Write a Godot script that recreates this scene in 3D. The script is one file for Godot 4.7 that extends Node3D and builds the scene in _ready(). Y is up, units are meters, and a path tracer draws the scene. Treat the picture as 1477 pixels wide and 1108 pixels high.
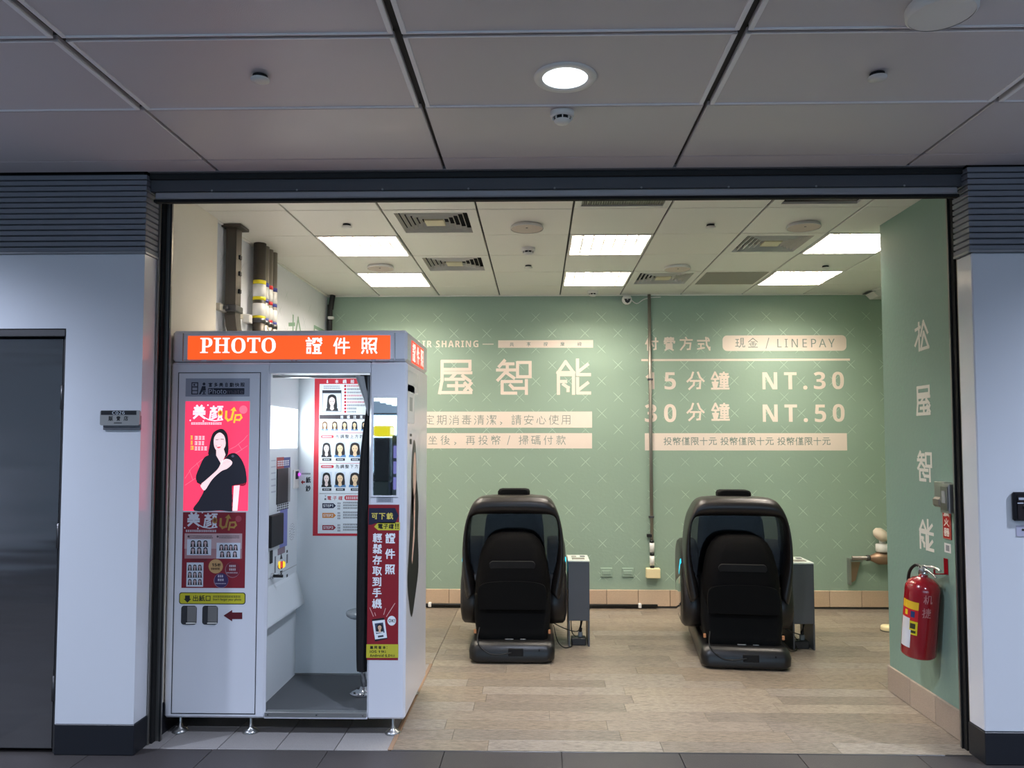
extends Node3D
# A photo booth and two massage chairs in a shop bay of a station concourse.

const FOCAL := 1100.0
const PRINCIPAL := Vector2(752, 582)
const CAMERA_YAW := 1.25
const CAMERA_PITCH := 2.8
const EYE := Vector3(0, 1.62, 0)

const CEILING := 3.06
const BACK := -7.5
const LEFT := -2.1
const PILLAR := 2.29
const RIGHT := 3.6
const FRONT := -4.06
const BOOTH := -4.25

var cache := {}
var taken := {}
var fwd: Vector3
var rgt: Vector3
var upw: Vector3

# ---------------------------------------------------------------- helpers

func ray(u: float, v: float) -> Vector3:
	return fwd * FOCAL + rgt * (u - PRINCIPAL.x) - upw * (v - PRINCIPAL.y)

# the point of a plane (axis 0, 1 or 2 at a value) that a pixel of the photograph shows
func on(u: float, v: float, axis: int, value: float) -> Vector3:
	var d := ray(u, v)
	return EYE + d * ((value - EYE[axis]) / d[axis])

func rgb(r: int, g: int, b: int) -> Color:
	return Color(r / 255.0, g / 255.0, b / 255.0)

func mt(key: String, col: Color, rough := 0.6, metal := 0.0, extra := {}) -> StandardMaterial3D:
	if cache.has(key):
		return cache[key]
	var m := StandardMaterial3D.new()
	m.resource_name = key
	m.albedo_color = col
	m.roughness = rough
	m.metallic = metal
	for k in extra:
		m.set(k, extra[k])
	cache[key] = m
	return m

func glow(key: String, col: Color, energy: float) -> StandardMaterial3D:
	return mt(key, col, 0.4, 0.0, {"emission_enabled": true, "emission": col, "emission_energy_multiplier": energy})

func noise_tex(noise_seed: int, freq: float, ramp: Array, size := 512, octaves := 4, normal := false, bump := 4.0) -> NoiseTexture2D:
	var n := FastNoiseLite.new()
	n.seed = noise_seed
	n.frequency = freq
	n.fractal_octaves = octaves
	var t := NoiseTexture2D.new()
	t.width = size
	t.height = size
	t.seamless = true
	t.noise = n
	if normal:
		t.as_normal_map = true
		t.bump_strength = bump
	elif ramp.size():
		var g := Gradient.new()
		var offs := PackedFloat32Array()
		var cols := PackedColorArray()
		for i in ramp.size():
			offs.append(float(i) / (ramp.size() - 1))
			cols.append(ramp[i])
		g.offsets = offs
		g.colors = cols
		t.color_ramp = g
	return t

func numbered(called: String) -> String:
	if not taken.has(called):
		taken[called] = 0
		return called
	taken[called] += 1
	return "%s_%03d" % [called, taken[called]]

func thing(called: String, label: String, category: String, at := Vector3.ZERO, turn := 0.0, group := "") -> Node3D:
	var o := Node3D.new()
	o.name = numbered(called)
	add_child(o)
	o.position = at
	o.rotation.y = turn
	o.set_meta("label", label)
	o.set_meta("category", category)
	if group != "":
		o.set_meta("group", group)
	return o

func setting(called: String, label: String) -> Node3D:
	var o := Node3D.new()
	o.name = called
	add_child(o)
	o.set_meta("kind", "structure")
	o.set_meta("label", label)
	return o

func dup(src: Node3D, at: Vector3, turn: float, label: String) -> Node3D:
	var c: Node3D = src.duplicate()
	c.name = numbered(String(src.name))
	add_child(c)
	c.position = at
	c.rotation.y = turn
	c.set_meta("label", label)
	return c

func part(parent: Node3D, called: String, mesh: Mesh, mat: Material = null, at := Vector3.ZERO) -> MeshInstance3D:
	var o := MeshInstance3D.new()
	o.name = called
	o.mesh = mesh
	if mat:
		o.material_override = mat
	o.position = at
	parent.add_child(o, true)
	return o

# collects triangles of one mesh
class Solid:
	var st := SurfaceTool.new()
	var xf := Transform3D.IDENTITY
	func _init() -> void:
		st.begin(Mesh.PRIMITIVE_TRIANGLES)
		st.set_smooth_group(-1)
	func smooth(yes := true) -> Solid:
		st.set_smooth_group(0 if yes else -1)
		return self
	func tri(a: Vector3, b: Vector3, c: Vector3, out := Vector3.ZERO) -> void:
		if out != Vector3.ZERO and (c - a).cross(b - a).dot(out) < 0.0:
			var t := b
			b = c
			c = t
		st.add_vertex(xf * a)
		st.add_vertex(xf * b)
		st.add_vertex(xf * c)
	func quad(a: Vector3, b: Vector3, c: Vector3, d: Vector3, out := Vector3.ZERO) -> void:
		tri(a, b, c, out)
		tri(a, c, d, out)
	func box(c: Vector3, s: Vector3, bev := 0.0) -> Solid:
		var h := s * 0.5
		bev = minf(bev, minf(h.x, minf(h.y, h.z)) * 0.95)
		for ax in 3:
			var b1 := (ax + 1) % 3
			var b2 := (ax + 2) % 3
			for sg in [-1.0, 1.0]:
				var q := []
				for k in [[-1, -1], [1, -1], [1, 1], [-1, 1]]:
					var p := Vector3.ZERO
					p[ax] = sg * h[ax]
					p[b1] = k[0] * (h[b1] - bev)
					p[b2] = k[1] * (h[b2] - bev)
					q.append(c + p)
				var n := Vector3.ZERO
				n[ax] = sg
				quad(q[0], q[1], q[2], q[3], n)
			if bev > 0.0:
				for s1 in [-1.0, 1.0]:
					for s2 in [-1.0, 1.0]:
						var e := []
						for k in [[0, -1], [0, 1], [1, 1], [1, -1]]:
							var p := Vector3.ZERO
							p[ax] = k[1] * (h[ax] - bev)
							p[b1] = s1 * (h[b1] - (bev if k[0] else 0.0))
							p[b2] = s2 * (h[b2] - (0.0 if k[0] else bev))
							e.append(c + p)
						var n := Vector3.ZERO
						n[b1] = s1
						n[b2] = s2
						quad(e[0], e[1], e[2], e[3], n)
		if bev > 0.0:
			for sx in [-1.0, 1.0]:
				for sy in [-1.0, 1.0]:
					for sz in [-1.0, 1.0]:
						var g := Vector3(sx, sy, sz)
						tri(c + g * Vector3(h.x, h.y - bev, h.z - bev), c + g * Vector3(h.x - bev, h.y, h.z - bev), c + g * Vector3(h.x - bev, h.y - bev, h.z), g)
		return self
	func span(a: Vector3, b: Vector3, bev := 0.0) -> Solid:
		return box((a + b) * 0.5, (b - a).abs(), bev)
	# rings of equal length, each closed
	func loft(rings: Array, caps := true, closed := true) -> Solid:
		var n: int = rings[0].size()
		var mid := Vector3.ZERO
		for i in rings.size() - 1:
			var ca := Vector3.ZERO
			for p in rings[i]:
				ca += p
			for p in rings[i + 1]:
				ca += p
			ca /= 2.0 * n
			for j in (n if closed else n - 1):
				var k := (j + 1) % n
				var a: Vector3 = rings[i][j]
				var b: Vector3 = rings[i][k]
				var c: Vector3 = rings[i + 1][k]
				var d: Vector3 = rings[i + 1][j]
				quad(a, b, c, d, ((a + b + c + d) * 0.25 - ca) if closed else Vector3.ZERO)
		if caps:
			for e in [0, rings.size() - 1]:
				var c := Vector3.ZERO
				for p in rings[e]:
					c += p
				c /= n
				var inward := Vector3.ZERO
				for p in rings[1 if e == 0 else rings.size() - 2]:
					inward += p
				inward = inward / n - c
				for j in n:
					tri(c, rings[e][j], rings[e][(j + 1) % n], -inward)
		return self
	# profile of (radius, height) turned round the y axis
	func lathe(prof: Array, seg := 24) -> Solid:
		for i in prof.size() - 1:
			var p: Vector2 = prof[i]
			var q: Vector2 = prof[i + 1]
			var nn := Vector2(q.y - p.y, p.x - q.x)
			for j in seg:
				var a0 := TAU * j / seg
				var a1 := TAU * (j + 1) / seg
				var d0 := Vector3(cos(a0), 0, sin(a0))
				var d1 := Vector3(cos(a1), 0, sin(a1))
				var am := (d0 + d1) * 0.5
				var out := am * nn.x + Vector3.UP * nn.y
				var A := d0 * p.x + Vector3.UP * p.y
				var B := d1 * p.x + Vector3.UP * p.y
				var C := d1 * q.x + Vector3.UP * q.y
				var D := d0 * q.x + Vector3.UP * q.y
				if p.x > 1e-6:
					tri(A, B, C, out)
				if q.x > 1e-6:
					tri(A, C, D, out)
		return self
	func tube(path: Array, r: float, seg := 8, caps := true) -> Solid:
		var rings := []
		var n := path.size()
		var side := Vector3.ZERO
		for i in n:
			var t: Vector3 = (path[mini(i + 1, n - 1)] - path[maxi(i - 1, 0)]).normalized()
			if side == Vector3.ZERO:
				side = t.cross(Vector3.UP if absf(t.y) < 0.9 else Vector3.RIGHT).normalized()
			side = (side - t * side.dot(t)).normalized()
			var up := t.cross(side)
			var ring := []
			for j in seg:
				var a := TAU * j / seg
				ring.append(path[i] + (side * cos(a) + up * sin(a)) * r)
			rings.append(ring)
		return loft(rings, caps)
	# a flat outline in x and y, drawn out along z
	func extrude(outline: PackedVector2Array, z0: float, z1: float) -> Solid:
		var ids := Geometry2D.triangulate_polygon(outline)
		for f in [[z0, minf(z0, z1)], [z1, maxf(z0, z1)]]:
			var z: float = f[0]
			var outz := Vector3(0, 0, 1 if z == maxf(z0, z1) else -1)
			for i in range(0, ids.size(), 3):
				var p := outline[ids[i]]
				var q := outline[ids[i + 1]]
				var r := outline[ids[i + 2]]
				tri(Vector3(p.x, p.y, z), Vector3(q.x, q.y, z), Vector3(r.x, r.y, z), outz)
		var ccw := not Geometry2D.is_polygon_clockwise(outline)
		for i in outline.size():
			var p := outline[i]
			var q := outline[(i + 1) % outline.size()]
			var d := q - p
			var nn := Vector3(d.y, -d.x, 0) if ccw else Vector3(-d.y, d.x, 0)
			quad(Vector3(p.x, p.y, z0), Vector3(q.x, q.y, z0), Vector3(q.x, q.y, z1), Vector3(p.x, p.y, z1), nn)
		return self
	func done() -> ArrayMesh:
		st.generate_normals()
		return st.commit()

func rounded(x0: float, y0: float, x1: float, y1: float, r: float, seg := 5) -> PackedVector2Array:
	var o := PackedVector2Array()
	var cs := [Vector2(x1 - r, y1 - r), Vector2(x0 + r, y1 - r), Vector2(x0 + r, y0 + r), Vector2(x1 - r, y0 + r)]
	for k in 4:
		for i in seg + 1:
			var a := PI / 2 * (k + float(i) / seg)
			o.append(cs[k] + Vector2(cos(a), sin(a)) * r)
	return o

func sbox(a: Vector3, b: Vector3, bev := 0.0) -> ArrayMesh:
	return Solid.new().span(a, b, bev).done()

# spline through points, for outlines
func curve(points: Array, steps := 6, closed := false) -> Array:
	var out := []
	var n := points.size()
	var last := n if closed else n - 1
	for i in last:
		var p0 = points[(i - 1 + n) % n] if closed or i > 0 else points[0]
		var p1 = points[i]
		var p2 = points[(i + 1) % n]
		var p3 = points[(i + 2) % n] if closed or i + 2 < n else points[n - 1]
		for s in steps:
			var t := float(s) / steps
			out.append(0.5 * (2.0 * p1 + (p2 - p0) * t + (2.0 * p0 - 5.0 * p1 + 4.0 * p2 - p3) * t * t + (3.0 * p1 - p0 - 3.0 * p2 + p3) * t * t * t))
	if not closed:
		out.append(points[n - 1])
	return out

# ---------------------------------------------------------------- flat print
# Lettering and pictures printed on a plane: flat shapes by colour, one mesh.

class Print:
	var host
	var origin: Vector3
	var ex: Vector3
	var ey: Vector3
	var en: Vector3
	var axis := 2
	var level := 1.0
	var by := {}
	func _init(h, o: Vector3, x: Vector3, y := Vector3.UP) -> void:
		host = h
		origin = o
		ex = x
		ey = y
		en = x.cross(y)
		axis = 0 if absf(en.x) > 0.5 else 2 if absf(en.z) > 0.5 else 1
	# where a pixel of the photograph lies on this plane
	func px(u: float, v: float) -> Vector2:
		var p: Vector3 = host.on(u, v, axis, origin[axis]) - origin
		return Vector2(p.dot(ex), p.dot(ey))
	func tri2(a: Vector2, b: Vector2, c: Vector2, z: float, col: Color) -> void:
		if not by.has(col):
			by[col] = PackedVector3Array()
		if (c - a).cross(b - a) < 0.0:
			var t := b
			b = c
			c = t
		for p in [a, b, c]:
			by[col].append(origin + ex * p.x + ey * p.y + en * z)
	func up(n := 1) -> Print:
		level += n
		return self
	func rect(a: Vector2, b: Vector2, col: Color) -> void:
		var z := level * 0.0003
		tri2(a, Vector2(b.x, a.y), b, z, col)
		tri2(a, b, Vector2(a.x, b.y), z, col)
	func prect(u0: float, v0: float, u1: float, v1: float, col: Color) -> void:
		rect(px(u0, v0), px(u1, v1), col)
	func poly(pts: PackedVector2Array, col: Color, lift := 0.0) -> void:
		var ids := Geometry2D.triangulate_polygon(pts)
		for i in range(0, ids.size(), 3):
			tri2(pts[ids[i]], pts[ids[i + 1]], pts[ids[i + 2]], level * 0.0003 + lift, col)
	func ppoly(uv: Array, col: Color) -> void:
		var pts := PackedVector2Array()
		for i in range(0, uv.size(), 2):
			pts.append(px(uv[i], uv[i + 1]))
		poly(pts, col)
	# outline smoothed by a spline
	func pblob(uv: Array, col: Color) -> void:
		var pts := []
		for i in range(0, uv.size(), 2):
			pts.append(px(uv[i], uv[i + 1]))
		poly(PackedVector2Array(host.curve(pts, 4, true)), col)
	func disc(c: Vector2, rx: float, ry: float, col: Color, seg := 20) -> void:
		var pts := PackedVector2Array()
		for i in seg:
			pts.append(c + Vector2(cos(TAU * i / seg) * rx, sin(TAU * i / seg) * ry))
		poly(pts, col)
	func pdisc(u: float, v: float, ru: float, rv: float, col: Color) -> void:
		var c := px(u, v)
		var e := px(u + ru, v - rv)
		disc(c, absf(e.x - c.x), absf(e.y - c.y), col)
	func stroke(pts: PackedVector2Array, w: float, col: Color, lift := 0.0, ext := 0.5) -> void:
		for i in pts.size() - 1:
			var d := (pts[i + 1] - pts[i]).normalized()
			var s := Vector2(-d.y, d.x) * w * 0.5
			var a := pts[i] - d * w * (ext if i == 0 else 0.5)
			var b := pts[i + 1] + d * w * (ext if i == pts.size() - 2 else 0.5)
			var z := level * 0.0003 + lift + i * 0.000006
			tri2(a - s, b - s, b + s, z, col)
			tri2(a - s, b + s, a + s, z, col)
	func pstroke(uv: Array, w: float, col: Color) -> void:
		var pts := PackedVector2Array()
		for i in range(0, uv.size(), 2):
			pts.append(px(uv[i], uv[i + 1]))
		stroke(pts, w, col)
	# one written character in the box a (top left) to b (bottom right)
	func glyph(ch: String, a: Vector2, b: Vector2, w: float, col: Color) -> void:
		var k := 0
		var ins := w * 0.45
		for s in host.strokes(ch):
			var pts := PackedVector2Array()
			for i in range(0, s.size(), 2):
				pts.append(Vector2(lerpf(a.x + ins, b.x - ins, s[i] / 100.0), lerpf(a.y - ins, b.y + ins, s[i + 1] / 100.0)))
			stroke(pts, w, col, k * 0.00002, 0.35)
			k += 1
	# a row (or column) of characters spread over a box given in pixels
	func prow(text: String, u0: float, v0: float, u1: float, v1: float, col: Color, weight := 0.1, tall := 1.0, down := false) -> void:
		row(text, px(u0, v0), px(u1, v1), col, weight, tall, down)
	func row(text: String, a: Vector2, b: Vector2, col: Color, weight := 0.1, tall := 1.0, down := false) -> void:
		var n := text.length()
		if down:
			var w := b.x - a.x
			var h := absf(w) * tall
			for i in n:
				var y := lerpf(a.y, b.y + h, float(i) / maxi(n - 1, 1))
				glyph(text[i], Vector2(a.x, y), Vector2(b.x, y - h), absf(w) * weight, col)
			return
		var hh := a.y - b.y
		var ww := hh / tall * signf(b.x - a.x)
		for i in n:
			var x := lerpf(a.x, b.x - ww, float(i) / maxi(n - 1, 1))
			if text[i] != " ":
				glyph(text[i], Vector2(x, a.y), Vector2(x + ww, b.y), hh * weight, col)
	# latin letters fitted to a box
	func latin(text: String, a: Vector2, b: Vector2, col: Color, face := "Droid Sans", bold := true, gap := 0) -> void:
		var t := TextMesh.new()
		var f := SystemFont.new()
		f.font_names = PackedStringArray([face])
		f.font_weight = 700 if bold else 400
		if gap:
			var v := FontVariation.new()
			v.base_font = f
			v.spacing_glyph = gap
			t.font = v
		else:
			t.font = f
		t.font_size = 64
		t.depth = 0.0
		t.text = text
		var arr := t.surface_get_arrays(0)
		var vs: PackedVector3Array = arr[Mesh.ARRAY_VERTEX]
		var ids: PackedInt32Array = arr[Mesh.ARRAY_INDEX]
		var lo := Vector2(1e9, 1e9)
		var hi := -lo
		for p in vs:
			lo = lo.min(Vector2(p.x, p.y))
			hi = hi.max(Vector2(p.x, p.y))
		for i in range(0, ids.size(), 3):
			var q := []
			for k in 3:
				var p := vs[ids[i + k]]
				q.append(Vector2(lerpf(a.x, b.x, (p.x - lo.x) / (hi.x - lo.x)), lerpf(b.y, a.y, (p.y - lo.y) / (hi.y - lo.y))))
			tri2(q[0], q[1], q[2], level * 0.0003, col)
	func platin(text: String, u0: float, v0: float, u1: float, v1: float, col: Color, face := "Droid Sans", bold := true, gap := 0) -> void:
		latin(text, px(u0, v0), px(u1, v1), col, face, bold, gap)
	# lines of print too small to read
	func pfine(u0: float, v0: float, u1: float, v1: float, col: Color, lines := 1, seedn := 1) -> void:
		var rng := RandomNumberGenerator.new()
		rng.seed = seedn
		var a := px(u0, v0)
		var b := px(u1, v1)
		var h := (a.y - b.y) / (lines * 1.7 - 0.7)
		for l in lines:
			var y := a.y - l * h * 1.7
			var x := a.x
			while (x - b.x) * signf(b.x - a.x) < 0.0:
				var w := h * rng.randf_range(0.55, 0.85) * signf(b.x - a.x)
				var e := x + w
				if (e - b.x) * signf(b.x - a.x) > 0.0:
					break
				rect(Vector2(x, y), Vector2(e, y - h * 0.22), col)
				rect(Vector2(x, y - h * 0.42), Vector2(e, y - h * 0.6), col)
				rect(Vector2(x, y - h * 0.8), Vector2(e, y - h), col)
				var m := x + w * rng.randf_range(0.2, 0.6)
				rect(Vector2(m, y - h * 0.22), Vector2(m + w * 0.22, y - h * 0.42), col)
				rect(Vector2(m, y - h * 0.6), Vector2(m + w * 0.22, y - h * 0.8), col)
				x = e + h * 0.22 * signf(b.x - a.x)
	func done(parent: Node3D, called: String, lit := 0.0, rough := 0.5) -> MeshInstance3D:
		var m := ArrayMesh.new()
		for col in by:
			var arr := []
			arr.resize(Mesh.ARRAY_MAX)
			var inv := parent.global_transform.affine_inverse() if parent.is_inside_tree() else Transform3D.IDENTITY
			var vs := PackedVector3Array()
			var ns := PackedVector3Array()
			for p in by[col]:
				vs.append(inv * p)
				ns.append(inv.basis * en)
			arr[Mesh.ARRAY_VERTEX] = vs
			arr[Mesh.ARRAY_NORMAL] = ns
			m.add_surface_from_arrays(Mesh.PRIMITIVE_TRIANGLES, arr)
			var key := "print_%s_%.2f_%.2f" % [col.to_html(), lit, rough]
			m.surface_set_material(m.get_surface_count() - 1, host.glow(key, col, lit) if lit > 0.0 else host.mt(key, col, rough))
		var o := MeshInstance3D.new()
		o.name = called
		o.mesh = m
		parent.add_child(o, true)
		return o

# ---------------------------------------------------------------- written characters
# Strokes on a 100 by 100 grid, y down: a list of numbers is one stroke, a list that begins with a character fits that character into a box.
const GLYPHS := {
	"口": [[12,12,12,92],[12,12,88,12,88,92],[12,88,88,88]],
	"日": [[18,4,18,97],[18,4,82,4,82,97],[18,50,82,50],[18,94,82,94]],
	"目": [[20,2,20,98],[20,2,80,2,80,98],[20,33,80,33],[20,63,80,63],[20,95,80,95]],
	"田": [[8,8,8,95],[8,8,92,8,92,95],[50,8,50,92],[8,50,92,50],[8,92,92,92]],
	"木": [[5,30,95,30],[50,2,50,100],[50,32,5,82],[50,32,95,82]],
	"扌": [[5,27,95,27],[58,2,58,92,28,98],[2,66,98,50]],
	"亻": [[80,2,8,50],[55,32,55,100]],
	"氵": [[25,8,75,24],[5,38,60,52],[10,98,75,64]],
	"言": [[42,0,58,9],[3,18,97,18],[18,34,82,34],[18,48,82,48],["口",14,60,86,100]],
	"金": [[50,0,3,40],[50,0,97,40],[28,40,72,40],[12,60,88,60],[50,40,50,95],[24,70,34,86],[76,70,66,86],[2,96,98,96]],
	"糸": [[55,0,18,24,68,24,12,52,88,50],[72,36,92,58],[50,52,50,100],[28,66,8,94],[72,66,92,94]],
	"車": [[8,12,92,12],[50,0,50,100],[18,28,18,68],[18,28,82,28,82,68],[18,48,82,48],[18,68,82,68],[0,84,100,84]],
	"貝": [[20,0,20,74],[20,0,80,0,80,74],[20,24,80,24],[20,49,80,49],[20,74,80,74],[36,78,6,100],[64,78,94,100]],
	"王": [[8,8,92,8],[14,50,86,50],[3,94,97,94],[50,8,50,94]],
	"灬": [[12,10,2,90],[36,10,38,85],[62,10,66,85],[86,8,98,85]],
	"寸": [[5,30,95,30],[68,2,68,92,45,97],[22,48,40,70]],
	"豆": [[10,8,90,8],["口",20,22,80,62],[26,70,34,88],[74,70,66,88],[3,95,97,95]],
	"頁": [[5,4,95,4],[50,4,40,20],["貝",10,20,90,100]],
	"癶": [[8,14,42,14,2,95],[12,50,28,70],[94,6,60,50],[56,8,98,92],[98,36,78,60]],
	"證": [["言",0,0,36,100],["癶",38,0,100,38],["豆",42,40,98,100]],
	"件": [["亻",0,0,30,100],[45,6,32,46],[38,30,94,30],[30,62,100,62],[66,2,66,100]],
	"照": [["日",0,2,38,70],[46,6,95,6,90,36,80,36],[66,6,42,38],["口",46,42,96,74],["灬",2,78,98,100]],
	"富": [[50,0,50,10],[5,12,5,26],[5,12,95,12,92,26],[22,26,78,26],["口",28,32,72,50],["田",18,54,82,100]],
	"多": [[45,0,15,28],[38,12,80,12,20,50],[45,22,58,34],[60,42,25,72],[50,55,95,55,15,100],[55,68,68,80]],
	"美": [[30,0,40,14],[70,0,60,14],[12,18,88,18],[18,33,82,33],[5,48,95,48],[50,18,50,62],[5,66,95,66],[50,62,8,100],[52,68,95,100]],
	"自": [[50,0,40,14],["目",12,12,88,100]],
	"動": [[45,2,8,10],[0,20,52,20],[8,30,8,65],[8,30,46,30,46,65],[8,47,46,47],[8,65,46,65],[27,8,27,95],[5,80,48,80],[0,96,54,92],[60,28,98,28,92,95,80,92],[76,2,72,55,54,98]],
	"快": [[14,0,14,100],[2,30,4,50],[24,25,30,40],[42,25,88,25,88,55],[34,55,100,55],[64,2,62,55,36,100],[64,58,98,100]],
	"顏": [[28,0,28,10],[5,14,52,14],[16,20,40,36],[42,20,12,38],[5,42,54,42],[8,42,0,98],[46,50,18,64],[48,66,18,80],[52,80,14,98],["頁",58,0,100,100]],
	"出": [[50,0,50,96],[14,10,14,48],[14,46,86,46],[86,10,86,48],[6,58,6,96],[6,95,94,95],[94,58,94,98]],
	"紙": [["糸",0,0,42,100],[92,2,52,12],[52,10,52,94,72,84],[52,45,98,45],[74,8,78,60,95,96,99,80]],
	"可": [[2,8,98,8],[78,8,78,94,60,92],["口",12,28,58,74]],
	"下": [[2,8,98,8],[48,8,48,100],[52,30,84,52]],
	"載": [[5,18,60,18],[30,0,30,34],[2,34,98,34],["車",4,42,56,100],[66,0,74,60,98,98,99,80],[94,48,60,92],[80,4,92,14]],
	"電": [[10,5,90,5],[50,5,50,42],[4,18,4,34],[4,18,96,18,94,34],[20,28,38,28],[62,28,80,28],[20,40,38,40],[62,40,80,40],[14,52,14,86],[14,52,86,52,86,86],[14,68,86,68],[14,84,86,84],[50,52,50,97,98,97,98,86]],
	"子": [[15,8,85,8,52,36],[52,36,52,94,34,96],[3,50,97,50]],
	"檔": [["木",0,0,36,100],[70,0,70,18],[48,4,54,14],[92,4,86,14],[42,20,42,34],[42,20,98,20,96,34],["口",52,30,88,52],["田",46,58,94,100]],
	"輕": [["車",0,0,44,100],[50,8,98,8],[60,18,50,34,60,50],[76,18,66,34,76,50],[92,18,82,34,92,50],[54,64,94,64],[74,64,74,94],[48,95,100,95]],
	"鬆": [[14,2,14,40],[14,2,44,2],[14,14,42,14],[14,26,42,26],[4,40,50,40],[90,2,60,14],[94,14,62,30],[96,30,58,48],["木",2,52,46,100],[66,54,50,78],[78,54,98,78],[70,72,56,98,92,94],[84,84,96,100]],
	"存": [[4,18,96,18],[42,0,28,45,2,70],[24,44,24,100],[44,34,88,34,66,50],[66,50,66,96,52,98],[36,64,98,64]],
	"取": [[2,8,54,8],[12,8,12,78],[42,8,42,100],[12,30,42,30],[12,52,42,52],[0,80,52,70],[56,16,94,16,80,62,52,98],[58,34,98,98]],
	"到": [[2,8,58,8],[30,10,12,34,52,32],[42,22,54,38],[6,58,54,58],[30,42,30,86],[0,94,58,84],[70,10,70,72],[92,2,92,94,76,96]],
	"手": [[84,2,15,12],[12,34,88,34],[2,60,98,60],[50,10,50,94,34,96]],
	"機": [["木",0,0,32,100],[52,0,42,18,54,18,40,40,56,38],[88,0,78,18,92,18,76,40,94,38],[36,52,100,52],[66,0,74,60,98,98,100,82],[50,54,46,80,34,98],[46,72,60,90],[92,60,70,94]],
	"適": [[10,4,22,16],[4,34,22,34,10,58,22,66,6,88],[4,86,30,92,98,96],[62,0,62,12],[34,14,96,14],[48,20,54,30],[78,20,72,30],[38,34,38,84],[38,34,94,34,94,82],[66,34,66,52],[48,48,84,48],["口",50,54,82,78]],
	"用": [[14,6,14,60,4,98],[14,6,90,6,90,94,76,95],[14,36,90,36],[14,64,90,64],[52,6,52,96]],
	"版": [[12,4,12,60,2,98],[38,0,38,36],[12,36,46,36],[12,62,38,62,38,98],[96,4,56,12],[56,12,56,60,46,98],[56,38,90,38,76,76,54,98],[62,52,98,98]],
	"本": [[4,26,96,26],[50,0,50,100],[50,28,6,76],[50,28,94,76],[28,78,72,78]],
	"以": [[16,10,16,84,46,66],[46,22,60,42],[86,4,80,60,48,98],[72,64,98,98]],
	"上": [[48,2,48,92],[48,40,90,40],[3,94,97,94]],
	"拍": [["扌",0,0,36,100],[74,0,62,20],["日",40,18,98,98]],
	"攝": [["扌",0,0,32,100],[42,3,98,3],["目",50,6,90,42],["目",34,50,66,98],["目",68,50,100,98]],
	"注": [["氵",0,0,28,100],[60,0,70,14],["王",34,18,100,98]],
	"意": [[50,0,50,8],[12,12,88,12],[32,16,38,26],[68,16,62,26],[3,29,97,29],["日",20,34,80,68],[8,78,2,96],[28,76,34,96,76,96,78,84],[50,74,56,84],[86,76,98,92]],
	"心": [[14,40,4,80],[34,28,36,92,78,92,80,72],[48,12,60,36],[82,36,98,68]],
	"事": [[4,10,96,10],["口",20,16,80,38],[50,0,50,94,36,97],[16,46,84,46,84,74],[2,60,98,60],[16,74,84,74]],
	"項": [[0,18,38,18],[20,18,20,76],[0,84,40,72],["頁",46,0,100,100]],
	"先": [[28,0,12,34],[20,22,86,22],[2,48,98,48],[50,2,50,48],[36,48,32,78,4,98],[62,48,62,94,98,94,98,78]],
	"調": [["言",0,0,34,100],[42,6,42,60,36,98],[42,6,96,6,96,94,86,96],[54,24,84,24],[69,12,69,42],[52,42,86,42],["口",54,54,86,82]],
	"整": [[4,8,48,8],["口",6,14,46,34],[26,0,26,56],[24,36,4,54],[28,36,46,50],[66,0,54,24],[62,14,96,14,74,44,54,54],[66,24,98,54],[8,62,92,62],[50,62,50,94],[50,78,82,78],[24,74,24,94],[2,95,98,95]],
	"方": [[46,0,54,14],[3,20,97,20],[42,20,36,60,6,98],[38,46,84,46,78,92,58,94]],
	"的": [[24,0,16,18],["日",2,16,44,96],[64,0,50,38],[58,22,96,22,92,92,74,94],[60,46,74,64]],
	"線": [["糸",0,0,40,100],[68,0,62,10],["日",48,10,96,48],[72,46,72,94,62,96],[46,58,60,58,44,88],[92,54,76,66],[74,62,98,94]],
	"鈔": [["金",0,0,46,100],[74,0,74,58],[58,18,50,44],[84,16,98,38],[96,48,80,80,48,98]],
	"販": [["貝",0,4,42,98],[96,4,54,10],[54,10,54,56,46,98],[56,36,90,36,78,74,52,98],[62,50,98,98]],
	"賣": [[20,8,80,8],[50,0,50,20],[8,20,92,20],[14,30,14,46],[14,30,86,30,86,46],[38,30,38,46],[62,30,62,46],[14,46,86,46],["貝",12,52,88,100]],
	"店": [[48,0,54,10],[12,12,96,12],[12,12,12,60,2,98],[56,20,56,56],[56,36,90,36],["口",30,54,92,98]],
	"共": [[32,4,32,66],[68,4,68,66],[10,28,90,28],[2,66,98,66],[34,74,10,98],[66,74,92,98]],
	"享": [[46,0,54,10],[4,14,96,14],["口",22,22,78,44],[22,52,76,52,52,66],[52,66,52,96,38,97],[3,72,97,72]],
	"按": [["扌",0,0,34,100],[68,0,68,10],[42,14,42,28],[42,14,98,14,96,28],[66,28,52,66,90,98],[86,46,72,78,42,98],[38,48,100,48]],
	"摩": [[50,0,54,8],[8,10,96,10],[10,10,10,60,2,98],["木",16,18,52,52],["木",56,18,94,52],[84,56,28,60],[26,70,84,70],[16,82,96,82],[56,58,56,97]],
	"椅": [["木",0,0,36,100],[44,18,98,18],[70,0,48,40],[70,18,94,40],[40,46,100,46],[88,46,88,94,76,96],["口",46,56,78,86]],
	"定": [[50,0,50,10],[6,14,6,30],[6,14,94,14,92,30],[22,38,80,38],[50,38,50,88],[50,62,82,62],[28,58,24,82,4,98],[26,80,50,92,98,94]],
	"期": [[2,14,54,14],[14,2,14,70],[40,2,40,70],[14,32,40,32],[14,50,40,50],[0,70,54,70],[18,78,4,98],[38,78,50,94],[64,6,64,60,54,98],[64,6,96,6,96,96,84,96],[64,34,96,34],[64,60,96,60]],
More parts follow.
